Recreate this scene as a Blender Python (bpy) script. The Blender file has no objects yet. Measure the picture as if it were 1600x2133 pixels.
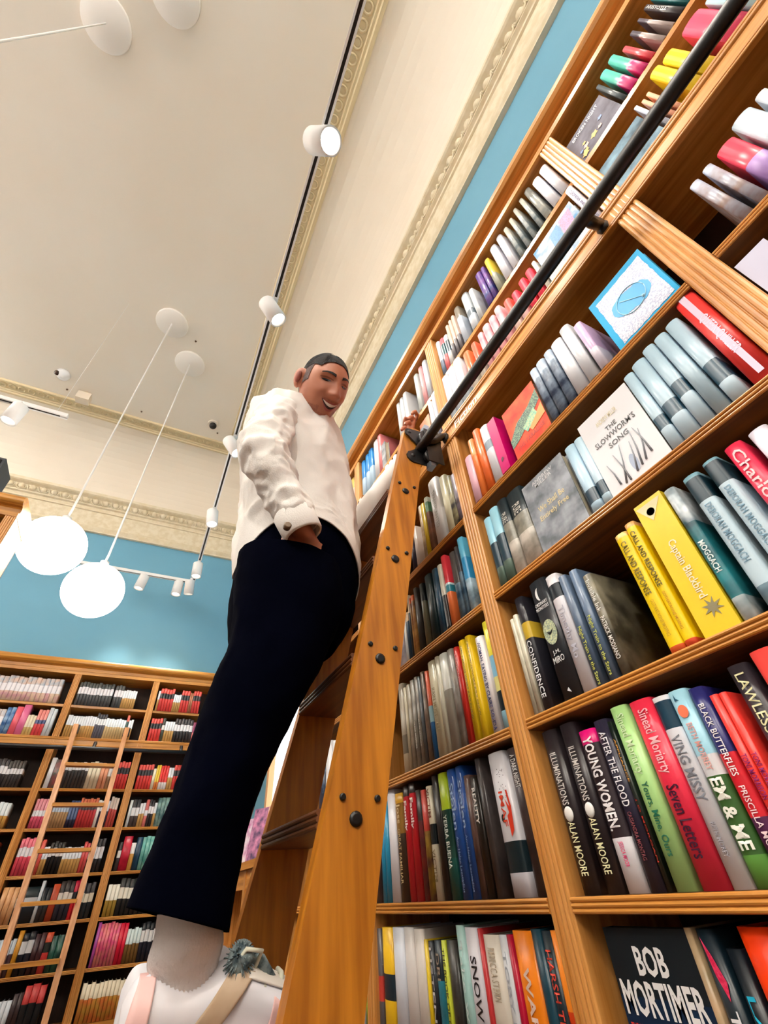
import bpy, bmesh, math, random
from mathutils import Vector, Matrix, noise as mnoise
random.seed(7)
S = bpy.context.scene
COL = S.collection
V = Vector
PI = math.pi

# ---------------------------------------------------------------- camera
FPX = 930.735
RC = Matrix(((0.89696278, -0.43802135, -0.05995893),
             (0.24255759, 0.6009511, -0.7615928),
             (0.36962629, 0.6685769, 0.64527617)))      # rows: right, down, forward
cam = bpy.data.cameras.new('camera')
cam.sensor_fit = 'HORIZONTAL'; cam.sensor_width = 36.0
cam.lens = 36.0 * FPX / 1600.0
cam.clip_start = 0.02; cam.clip_end = 60
camo = bpy.data.objects.new('camera', cam); COL.objects.link(camo)
mw = Matrix.Identity(4)
for r in range(3):
    mw[r][0] = RC[0][r]; mw[r][1] = -RC[1][r]; mw[r][2] = -RC[2][r]
camo.matrix_world = mw
S.camera = camo

# ---------------------------------------------------------------- world, exposure
S.view_settings.view_transform = 'Standard'
S.view_settings.look = 'None'
S.view_settings.gamma = 1.0
S.view_settings.exposure = 0.3
wd = bpy.data.worlds.new('world'); S.world = wd; wd.use_nodes = True
bg = wd.node_tree.nodes['Background']
bg.inputs[0].default_value = (1.0, 0.965, 0.91, 1); bg.inputs[1].default_value = 0.15

FLOOR = -1.25
WX, WY = 1.115, 5.55          # wall planes: right wall, back wall
CEIL = 4.90

def area(name, loc, rot, sx, sy, power, color):
    l = bpy.data.lights.new(name, 'AREA'); l.shape = 'RECTANGLE'; l.size = sx; l.size_y = sy
    l.energy = power; l.color = color
    o = bpy.data.objects.new(name, l); COL.objects.link(o); o.location = loc; o.rotation_euler = rot
    return o
# LED strips lying on top of the cornice, shining up into the cove
area('cove_led', (1.05, 1.9, 4.235), (PI, 0.35, 0), .05, 7.4, 165, (1, .965, .93))
area('cove_led', (-1.6, 5.485, 4.235), (PI + .35, 0, 0), 5.2, .05, 190, (1, .965, .93))
area('cove_led', (-4.1, 1.9, 4.235), (PI, -.35, 0), .05, 7.4, 310, (1, .965, .93))
area('cove_led', (-1.6, -3.9, 4.235), (PI - .35, 0, 0), 5.2, .05, 220, (1, .965, .93))

def spot(loc, target, power, size=62, blend=.6, color=(1, .94, .84), radius=.04):
    l = bpy.data.lights.new('track_or_fill_spot', 'SPOT'); l.energy = power; l.spot_size = math.radians(size)
    l.spot_blend = blend; l.color = color; l.shadow_soft_size = radius
    o = bpy.data.objects.new('track_or_fill_spot', l); COL.objects.link(o); o.location = loc
    o.rotation_euler = (V(target) - V(loc)).to_track_quat('-Z', 'Y').to_euler()
    return o

# ---------------------------------------------------------------- pixel -> point on a plane (metric planes of the room)
def ray(u, v):
    d = V(((u - 800) / FPX, (v - 1066.5) / FPX, 1.0))
    return RC.transposed() @ d
def onx(u, v, x): d = ray(u, v); return d * (x / d.x)
def ony(u, v, y): d = ray(u, v); return d * (y / d.y)
def onz(u, v, z): d = ray(u, v); return d * (z / d.z)

# ---------------------------------------------------------------- materials
def lin(c):
    c = c.lstrip('#'); out = []
    for i in (0, 2, 4):
        x = int(c[i:i + 2], 16) / 255
        out.append(x / 12.92 if x <= .04045 else ((x + .055) / 1.055) ** 2.4)
    return (*out, 1)
MATS = {}
def pbr(key, c1, c2=None, rough=.5, scale=30.0, spec=.5, metal=0.0, emit=None, estr=0.0, stretch=(1, 1, 1), bump=0.0, bscale=60.0, contrast=(.4, .6), coat=0.0, detail=3.0):
    if key in MATS: return MATS[key]
    m = bpy.data.materials.new(key); m.use_nodes = True; nt = m.node_tree
    b = nt.nodes['Principled BSDF']
    b.inputs['Base Color'].default_value = lin(c1); b.inputs['Roughness'].default_value = rough
    b.inputs['Metallic'].default_value = metal; b.inputs['Specular IOR Level'].default_value = spec
    b.inputs['Coat Weight'].default_value = coat
    tc = None
    def coords():
        nonlocal tc
        if tc is None:
            t = nt.nodes.new('ShaderNodeTexCoord'); mp = nt.nodes.new('ShaderNodeMapping')
            mp.inputs['Scale'].default_value = stretch
            nt.links.new(t.outputs['Object'], mp.inputs['Vector']); tc = mp
        return tc.outputs['Vector']
    if c2:
        n = nt.nodes.new('ShaderNodeTexNoise'); n.inputs['Scale'].default_value = scale; n.inputs['Detail'].default_value = detail
        nt.links.new(coords(), n.inputs['Vector'])
        r = nt.nodes.new('ShaderNodeValToRGB')
        r.color_ramp.elements[0].position = contrast[0]; r.color_ramp.elements[1].position = contrast[1]
        r.color_ramp.elements[0].color = lin(c1); r.color_ramp.elements[1].color = lin(c2)
        nt.links.new(n.outputs['Fac'], r.inputs['Fac']); nt.links.new(r.outputs['Color'], b.inputs['Base Color'])
    if bump:
        n = nt.nodes.new('ShaderNodeTexNoise'); n.inputs['Scale'].default_value = bscale; n.inputs['Detail'].default_value = 4
        nt.links.new(coords(), n.inputs['Vector'])
        bp = nt.nodes.new('ShaderNodeBump'); bp.inputs['Strength'].default_value = bump; bp.inputs['Distance'].default_value = .01
        nt.links.new(n.outputs['Fac'], bp.inputs['Height']); nt.links.new(bp.outputs['Normal'], b.inputs['Normal'])
    if emit:
        b.inputs['Emission Color'].default_value = lin(emit); b.inputs['Emission Strength'].default_value = estr
    MATS[key] = m
    return m
def wood(key, c1, c2, axis, rough=.34):
    st = {'x': (1.2, 34, 34), 'y': (34, 1.2, 34), 'z': (34, 34, 1.2)}[axis]
    return pbr(key, c1, c2, rough=rough, scale=1.6, stretch=st, contrast=(.36, .66), detail=5)
def cmat(spec, matt=False):
    """book cover colour: '#rrggbb' or '#rrggbb/#rrggbb' (mottled picture)"""
    if matt:
        a = spec.split('/')
        return pbr('matt cover ' + spec, a[0], a[1] if len(a) > 1 else None, rough=.6, spec=.25, scale=20, contrast=(.36, .66))
    if '/' in spec:
        a, b = spec.split('/')
        return pbr('cover ' + spec, a, b, rough=.34, scale=20, contrast=(.36, .66))
    return pbr('cover ' + spec, spec, rough=.33)
OAK_Y = wood('oak along y', '#d49448', '#a8691f', 'y')
OAK_Z = wood('oak upright', '#dca05a', '#b67632', 'z')
OAK_X = wood('oak along x', '#d0923e', '#a66a24', 'x')
LADDER = wood('ladder oak', '#c27c20', '#9a5a10', 'z', .4)
LADDER_Y = wood('shaded ladder oak tread', '#6e4020', '#4e2a12', 'y', .45)  # treads darkened in colour to stand for the shade under them
SHELF_SHADE_Y = wood('shaded shelf board', '#80501f', '#5e3812', 'y', .55)
SHELF_SHADE_X = wood('shaded shelf board x', '#80501f', '#5e3812', 'x', .55)
SHADE_WOOD = wood('shaded case interior', '#2e1a10', '#22130c', 'z', .7)  # shade inside the case put into the panel colour
BLACK = pbr('black steel', '#0b0a0c', rough=.42)
PAGES = pbr('page paper', '#ded4bc', '#c8bca0', rough=.9, scale=8, stretch=(120, 1, 1))
CREAM = pbr('cream ceiling paint', '#efe6d8', '#ede2d2', rough=.85, scale=.8)
COVEM = pbr('cove paint', '#f2e8d8', '#f0e4d2', rough=.85, scale=.8)
PLASTER = pbr('cornice plaster', '#e6dac0', '#dfd1b2', rough=.8, scale=14, bump=.08, bscale=40)
FRIEZE_M = pbr('plaster foliage band', '#e8ddc4', '#ddcfb0', rough=.85, scale=16, bump=.5, bscale=18)
SIDEM = pbr('neutral bounce paint', '#d4d4d4', '#cfd0d2', rough=.85, scale=.9)  # for unseen walls, picked to keep the bounced light neutral
TEAL = pbr('teal wall paint', '#70a8c2', '#6aa3be', rough=.8, scale=.9)
WHITE = pbr('white enamel', '#f2f2f2', rough=.35)
WHITEM = pbr('matt white', '#eceae6', rough=.7)

# ---------------------------------------------------------------- mesh helpers
class MB:
    def __init__(self): self.v = []; self.f = []; self.mi = []; self.sm = []
    def face(self, pts, mi=0, smooth=False):
        i = len(self.v); self.v += [tuple(p) for p in pts]
        self.f.append(tuple(range(i, i + len(pts)))); self.mi.append(mi); self.sm.append(smooth)
    def grid(self, rows, mi=0, smooth=True, close_u=False, cap=False):
        i = len(self.v); n = len(rows[0])
        for r in rows: self.v += [tuple(p) for p in r]
        for a in range(len(rows) - 1):
            for b in range(n if close_u else n - 1):
                c = (b + 1) % n
                self.f.append((i + a * n + b, i + a * n + c, i + (a + 1) * n + c, i + (a + 1) * n + b)); self.mi.append(mi); self.sm.append(smooth)
        if cap:
            self.f.append(tuple(i + b for b in reversed(range(n)))); self.mi.append(mi); self.sm.append(False)
            k = i + (len(rows) - 1) * n
            self.f.append(tuple(k + b for b in range(n))); self.mi.append(mi); self.sm.append(False)
    def box(self, x0, x1, y0, y1, z0, z1, mi=0):
        i = len(self.v)
        self.v += [(x, y, z) for z in (z0, z1) for y in (y0, y1) for x in (x0, x1)]
        for q in ((0, 2, 3, 1), (4, 5, 7, 6), (0, 1, 5, 4), (2, 6, 7, 3), (0, 4, 6, 2), (1, 3, 7, 5)):
            self.f.append(tuple(i + k for k in q)); self.mi.append(mi); self.sm.append(False)
    def prism(self, poly, a, b, fn, mi=0, smooth=False):
        """closed 2D polygon extruded from a to b; fn(p, q, t) -> 3D"""
        self.grid([[fn(p, q, a) for p, q in poly], [fn(p, q, b) for p, q in poly]], mi, smooth, True, True)
    def tube(self, pts, radii, n=12, mi=0, cap=True, flat=None):
        pts = [V(p) for p in pts]
        rows = []
        ref = None
        for k, p in enumerate(pts):
            d = (pts[min(k + 1, len(pts) - 1)] - pts[max(k - 1, 0)]).normalized()
            if ref is None: ref = V((0, 0, 1)) if abs(d.z) < .9 else V((1, 0, 0))
            a = (ref - d * ref.dot(d)).normalized(); b = d.cross(a); ref = a
            r = radii[k] if isinstance(radii, (list, tuple)) else radii
            ra, rb = (r if isinstance(r, (list, tuple)) else (r, r))
            rows.append([p + a * (ra * math.cos(2 * PI * j / n)) + b * (rb * math.sin(2 * PI * j / n)) for j in range(n)])
        self.grid(rows, mi, True, True, cap)
    def ball(self, c, r, n=12, m=8, mi=0):
        c = V(c); r = r if isinstance(r, (list, tuple)) else (r, r, r)
        rows = []
        for i in range(m + 1):
            t = PI * (i + .02) / (m + .04)
            rows.append([c + V((r[0] * math.sin(t) * math.cos(2 * PI * j / n), r[1] * math.sin(t) * math.sin(2 * PI * j / n), r[2] * math.cos(t))) for j in range(n)])
        self.grid(rows, mi, True, True, True)
    def build(self, name, mats, parent=None, loc=None):
        me = bpy.data.meshes.new(name)
        me.from_pydata(self.v, [], self.f)
        for m in (mats if isinstance(mats, (list, tuple)) else [mats]): me.materials.append(m)
        me.polygons.foreach_set('material_index', self.mi); me.polygons.foreach_set('use_smooth', self.sm)
        bm = bmesh.new(); bm.from_mesh(me); bmesh.ops.remove_doubles(bm, verts=bm.verts, dist=1e-6)
        bmesh.ops.recalc_face_normals(bm, faces=bm.faces); bm.to_mesh(me); bm.free()
        o = bpy.data.objects.new(name, me); COL.objects.link(o)
        if parent: o.parent = parent
        if loc is not None: o.location = loc
        return o
def tag(o, label=None, cat=None, group=None, kind=None):
    if label: o['label'] = label
    if cat: o['category'] = cat
    if group: o['group'] = group
    if kind: o['kind'] = kind
    return o
def empty(name, loc=(0, 0, 0), rz=0.0):
    o = bpy.data.objects.new(name, None); COL.objects.link(o); o.location = loc; o.rotation_euler = (0, 0, rz)
    o.empty_display_size = .05
    return o
def copy_tree(o, parent=None):
    c = o.copy(); COL.objects.link(c)
    if parent: c.parent = parent
    for ch in list(o.children): copy_tree(ch, c)
    return c

# ================================================================ the room
XL = -4.2; YF = -4.0
b = MB(); b.box(XL, WX, YF, WY, FLOOR - .05, FLOOR)
tag(b.build('floor', pbr('dark oak floor', '#6a4424', '#53341a', rough=.5, scale=2, stretch=(2, 20, 2))), kind='structure')
b = MB(); b.box(WX, WX + .1, YF, WY + .1, FLOOR, 4.9); tag(b.build('wall_right', TEAL), kind='structure')
b = MB(); b.box(XL, WX, WY, WY + .1, FLOOR, 4.9); tag(b.build('wall_back', TEAL), kind='structure')
b = MB(); b.box(XL - .1, XL, YF, WY + .1, FLOOR, 4.9); tag(b.build('wall_left', SIDEM), kind='structure')
b = MB(); b.box(XL, WX + .1, YF - .1, YF, FLOOR, 1.3); b.box(XL, WX + .1, YF - .1, YF, 3.6, 4.9); tag(b.build('wall_front', SIDEM), kind='structure')   # unseen wall, its opening shaped to keep light from coming in low
b = MB(); b.box(XL, WX + .1, YF, WY + .1, CEIL, CEIL + .08); tag(b.build('ceiling', CREAM), kind='structure')
def sweep(name, prof, mat, mis=None):
    """profile of (inset from wall, z) swept along the right and back walls, mitred in the corner"""
    b = MB()
    rows = []
    for q, z in prof:
        rows.append([(WX - q, YF, z), (WX - q, WY - q, z), (XL, WY - q, z)])
    for k in range(len(prof) - 1):
        b.grid([rows[k], rows[k + 1]], mis[k] if mis else 0, False)
    return b
# cove: quarter ellipse from the cornice to the ceiling moulding
cov = [(.135 + .685 * (1 - math.cos(t)), 4.2 + .69 * math.sin(t)) for t in [PI / 2 * k / 14 for k in range(15)]]
tag(sweep('cove', cov, COVEM).build('trim_1', COVEM), kind='structure')
# cornice: fillet, foliage frieze, egg band, lip
prof = [(0, 3.66), (.035, 3.66), (.035, 3.675), (.02, 3.69), (.04, 3.72), (.045, 3.735), (.04, 3.75), (.05, 3.95), (.065, 3.955), (.065, 3.975), (.05, 3.985),
        (.06, 4.01), (.085, 4.02), (.085, 4.035), (.07, 4.045), (.075, 4.135), (.12, 4.15), (.135, 4.16), (.135, 4.235), (.0, 4.235)]
b = sweep('cornice', prof, PLASTER, [0] * 6 + [1] + [0] * 12)
def egg(b, c, ax):
    t = V((0, 1, 0)) if ax == 'y' else V((1, 0, 0)); nrm = V((1, 0, 0)) if ax == 'y' else V((0, 1, 0))
    c = V(c); r = (.030, .036, .043) if ax == 'y' else (.036, .030, .043)
    b.ball(c + nrm * .008, r, 10, 8)
    pts = [c + t * (.05 * math.cos(q)) + V((0, 0, .055 * math.sin(q))) - nrm * .002 for q in [PI * .92 + PI * 1.16 * k / 10 for k in range(11)]]
    b.tube(pts, .0065, 5)
    b.tube([c + t * .058 + V((0, 0, -.045)), c + t * .058 + V((0, 0, .03))], [.003, .009], 5)
y = YF + .03
while y < WY - .14:
    egg(b, (WX - .085, y, 4.092), 'y'); y += .116
x = WX - .16
while x > -3.2:
    egg(b, (x, WY - .085, 4.092), 'x'); x -= .116
tag(b.build('trim_2', [PLASTER, FRIEZE_M]), kind='structure')
# flat ceiling moulding with a row of rings
prof = [(.79, 4.90), (.79, 4.866), (.82, 4.858), (.832, 4.872), (.85, 4.868), (.862, 4.885), (.955, 4.885), (.962, 4.872), (.98, 4.872), (.985, 4.90)]
b = sweep('moulding', prof, PLASTER)
def ring(b, c, r, w):
    rows = []
    for i in range(13):
        a = 2 * PI * i / 12
        rows.append([(c[0] + (r + w * math.cos(t)) * math.cos(a), c[1] + (r + w * math.cos(t)) * math.sin(a), c[2] + w * math.sin(t)) for t in (0, PI / 2, PI, 3 * PI / 2)])
    b.grid(rows, 0, True, True)
y = YF
while y < WY - 1.0:
    ring(b, (WX - .908, y, 4.882), .034, .010); y += .098
x = WX - 1.05
while x > -3:
    ring(b, (x, WY - .908, 4.882), .034, .010); x -= .098
tag(b.build('trim_3', pbr('moulding plaster', '#ddcba4', rough=.8)), kind='structure')

# ================================================================ bookcases
ZT = {'L5': -.31, 'L4': -.027, 'L3': .256, 'L2': .558, 'L1': .842, 'FR': 1.245, 'MS': 1.53, 'TOP': 1.81}
LOW = ['L4', 'L3', 'L2', 'L1', 'L5']
def reed(a0, a1, n, r):
    """n half-round reeds between a0 and a1, bulging by r: list of (along, out)"""
    w = (a1 - a0) / n; out = []
    for k in range(n):
        for j in range(5):
            t = PI * (j + .5) / 5
            out.append((a0 + w * (k + .5 - .5 * math.cos(t)), r * math.sin(t)))
    return out
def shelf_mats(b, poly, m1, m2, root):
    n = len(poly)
    for i in range(n):            # nosing reeds stay light, the board's darker colour carries the shade
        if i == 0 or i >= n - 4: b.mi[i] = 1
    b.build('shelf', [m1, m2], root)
def bookcase(posts, ends, fn, axis, name, label, depth=.26, group=None, window=None, rails=True, counter=None):
    """fn(a, d, z): a along the case, d = depth behind its face (negative = towards the room). posts: list of (a0, a1)"""
    root = empty(name)
    tag(root, label, 'bookcase')
    oak_h = OAK_Y if axis == 'y' else OAK_X
    a_min, a_max = ends
    b = MB(); 
    def bx(b, a0, a1, d0, d1, z0, z1):
        p = [fn(a, d, z) for a in (a0, a1) for d in (d0, d1) for z in (z0, z1)]
        q = [min(c[i] for c in p) for i in range(3)] + [max(c[i] for c in p) for i in range(3)]
        b.box(q[0], q[3], q[1], q[4], q[2], q[5])
    bx(b, a_min, a_max, depth - .012, depth, FLOOR, 1.86); b.build('back_panel', SHADE_WOOD, root)
    for p0, p1 in posts:
        b = MB()
        poly = [(p0, .0)] + [(a, -.0 - o) for a, o in reed(p0, p1, 5, .0045)] + [(p1, .0), (p1, depth - .012), (p0, depth - .012)]
        b.prism(poly, FLOOR, 1.815, lambda a, d, z: fn(a, d, z)); b.build('post', OAK_Z, root)
    edges = [a_min] + [c for p in posts for c in p] + [a_max]
    bays = []
    aa = sorted(edges)
    i = 0
    while i + 1 < len(aa):
        mid = (aa[i] + aa[i + 1]) / 2
        if not any(p0 <= mid <= p1 for p0, p1 in posts) and aa[i + 1] - aa[i] > .05: bays.append((aa[i], aa[i + 1]))
        i += 1
    for a0, a1 in bays:
        for zk in ('L5', 'L4', 'L3', 'L2', 'L1'):
            zt = ZT[zk]; b = MB()
            poly = [(.002, zt - .022)] + [(-.001 - o, z) for z, o in reed(zt - .022, zt, 3, .0042)] + [(.002, zt), (depth - .014, zt), (depth - .014, zt - .022)]
            b.prism(poly, a0 + .0005, a1 - .0005, lambda d, z, a: fn(a, d, z)); shelf_mats(b, poly, oak_h, SHELF_SHADE_Y if axis == 'y' else SHELF_SHADE_X, root)
        for zk in ('MS', 'FR'):
            b = MB(); bx(b, a0 + .0005, a1 - .0005, .012 if zk == 'MS' else .0, depth - .014, ZT[zk] - .022, ZT[zk]); b.build('shelf', oak_h, root)
        b = MB(); bx(b, a0 + .0005, a1 - .0005, .0, depth - .014, -1.2, -.595); b.build('cupboard', oak_h, root)
    # frieze board carrying the rail
    b = MB()
    poly = [(.004, 1.166)] + [(-.006 - o, z) for z, o in reed(1.166, 1.182, 2, .003)] + [(-.004, 1.184), (-.004, 1.222)] + \
           [(-.006 - o, z) for z, o in reed(1.224, 1.246, 2, .003)] + [(.004, 1.246)]
    b.prism(poly, a_min, a_max, lambda d, z, a: fn(a, d, z)); b.build('frieze_board', oak_h, root)
    # head board and round moulding
    b = MB(); poly = [(.0, 1.81), (-.006, 1.812), (-.006, 1.84), (.004, 1.845), (.012, 1.85), (.012, 1.88), (.002, 1.885)]
    for k in range(9):
        t = -PI / 2 - PI * k / 8
        poly.append((.005 + .042 * math.cos(t), 1.925 + .036 * math.sin(t)))
    poly += [(.02, 1.963), (depth, 1.963), (depth, 1.81)]
    b.prism(poly, a_min, a_max, lambda d, z, a: fn(a, d, z), smooth=False); b.build('cornice_moulding', oak_h, root)
    return root
rc_posts = [(-.755, -.70), (.0, .054), (.757, .813), (1.545, 1.60), (2.33, 2.386)]
rc = bookcase(rc_posts, (-1.4, 2.386), lambda a, d, z: (.72 + d, a, z), 'y', 'bookcase',
              'tall golden oak bookcase with black ladder rail along the near side wall')
# lettering on the frieze
BOLD = {'BOB', 'MORTIMER', 'YOUNG WOMEN.', 'Family', 'EM & ME', 'REALITY', 'WAR', 'MOGGACH'}
def text_mesh(txt):
    cu = bpy.data.curves.new('t', 'FONT'); cu.body = txt; cu.resolution_u = 2; cu.extrude = 0.0; cu.offset = .028 if txt in BOLD else .010
    o = bpy.data.objects.new('t', cu); COL.objects.link(o)
    dg = bpy.context.evaluated_depsgraph_get(); dg.update()
    me = bpy.data.meshes.new_from_object(o.evaluated_get(dg))
    bpy.data.objects.remove(o); bpy.data.curves.remove(cu)
    return me
TXT = {}
def text_geo(txt):
    if txt not in TXT:
        me = text_mesh(txt)
        vs = [tuple(v.co) for v in me.vertices]; fs = [tuple(p.vertices) for p in me.polygons]
        bpy.data.meshes.remove(me)
        x0 = min(v[0] for v in vs); x1 = max(v[0] for v in vs); y0 = min(v[1] for v in vs); y1 = max(v[1] for v in vs)
        TXT[txt] = ([((v[0] - x0) / (x1 - x0), (v[1] - y0) / (y1 - y0)) for v in vs], fs, (x1 - x0) / (y1 - y0))
    return TXT[txt]
def lettering(txt, color, fn, parent, name='title_lettering', th=.0004):
    """fn(s, t) maps the unit text box to 3D; one solid lettering mesh"""
    vs, fs, asp = text_geo(txt)
    me = bpy.data.meshes.new(name); me.from_pydata([fn(s, t) for s, t in vs], [], fs)
    me.materials.append(pbr('print ' + color, color, rough=.4))
    o = bpy.data.objects.new(name, me); COL.objects.link(o); o.parent = parent
    return o
o = lettering('Fiction', '#f0e4d0', lambda s, t: (.7145, .742 - .125 * s, 1.188 + .032 * t), rc, 'sign_lettering')
o['label'] = 'white shelf lettering reading Fiction'

# back wall bookcase
YB = 5.25
bk = bookcase([(-2.18, -2.12), (-1.445, -1.385), (-.714, -.655), (.0, .06), (.72, .78)], (-2.9, .99), lambda a, d, z: (a, YB + d, z), 'x', 'bookcase',
              'oak bookcase across the teal end wall below the pendant globes')
# end-on case further left
pk = bookcase([(-1.02, -.965), (-1.75, -1.70)], (-2.4, -.965), lambda a, d, z: (a, 2.74 + d, z), 'x', 'bookcase',
              'oak bookcase end cut off by the frame, beside the larger globe')
# rail along a case
def rail(fn, a0, a1, label, brackets):
    root = empty('ladder_rail'); tag(root, label, 'rail')
    b = MB(); b.tube([fn(a0, -.10, 1.137), fn(a1, -.10, 1.137)], .0165, 14); b.build('rail_bar', BLACK, root)
    for a in brackets:
        b = MB()
        b.tube([fn(a, -.10, 1.137), fn(a, -.06, 1.16), fn(a, -.03, 1.195), fn(a, -.006, 1.205)], [.013, .014, .014, .013], 8)
        b.tube([fn(a, -.012, 1.215), fn(a, -.006, 1.203), fn(a, -.008, 1.178)], [.012, .016, .010], 8)
        b.build('rail_bracket', BLACK, root)
    return root
rail(lambda a, d, z: (.72 + d, a, z), -1.3, 2.38, 'long black steel ladder rail in front of the near bookcase', [.078, .80, 1.56, 2.3])
rail(lambda a, d, z: (a, YB + d, z), -2.85, .98, 'thin dark ladder rail on the far end wall bookcase', [-2.15, -1.2, -.35, .4])
# bright window alcove beyond the long bookcase, with a display counter
b = MB(); b.box(1.085, 1.112, 2.55, 4.2, .2, 1.75)
tag(b.build('window_1', pbr('daylit pane', '#ffffff', rough=.3, emit='#f2f6ff', estr=1.6)), kind='structure')
b = MB(); b.box(1.04, 1.114, 2.5, 2.55, .17, 1.8); b.box(1.04, 1.114, 4.2, 4.26, .17, 1.8); b.box(1.04, 1.114, 2.55, 4.2, 1.75, 1.8); b.box(1.06, 1.1, 3.34, 3.38, .2, 1.75)
tag(b.build('trim_4', pbr('peach window jamb', '#d8a878', rough=.6)), kind='structure')
ct = empty('display_counter'); tag(ct, 'oak counter under the bright window behind the ladder', 'counter')
b = MB(); b.box(.70, 1.08, 2.45, 4.6, .135, .17); b.build('counter_top', OAK_Y, ct)
b = MB(); b.box(.72, .745, 2.45, 4.6, .05, .132); b.build('apron', OAK_Y, ct)
b = MB(); b.box(1.05, 1.08, 2.45, 4.6, FLOOR, .13); b.build('back_panel', SHADE_WOOD, ct)
for yy in (2.46, 3.19, 3.95, 4.55):
    b = MB(); b.box(.715, 1.04, yy, yy + .045, FLOOR, .132); b.build('post', OAK_Z, ct)
for zz in (-.2, -.5):
    b = MB(); b.box(.73, 1.045, 2.51, 4.54, zz - .02, zz); b.build('shelf', OAK_Y, ct)
b = MB(); b.box(.716, .7195, 3.02, 3.09, .075, .115); o = b.build('price_label', pbr('cream card', '#e8d088', rough=.7), ct); o['label'] = 'small cream price card'
b = MB(); b.box(.975, 1.06, 5.0, 5.2, 2.0, 2.3)
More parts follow.
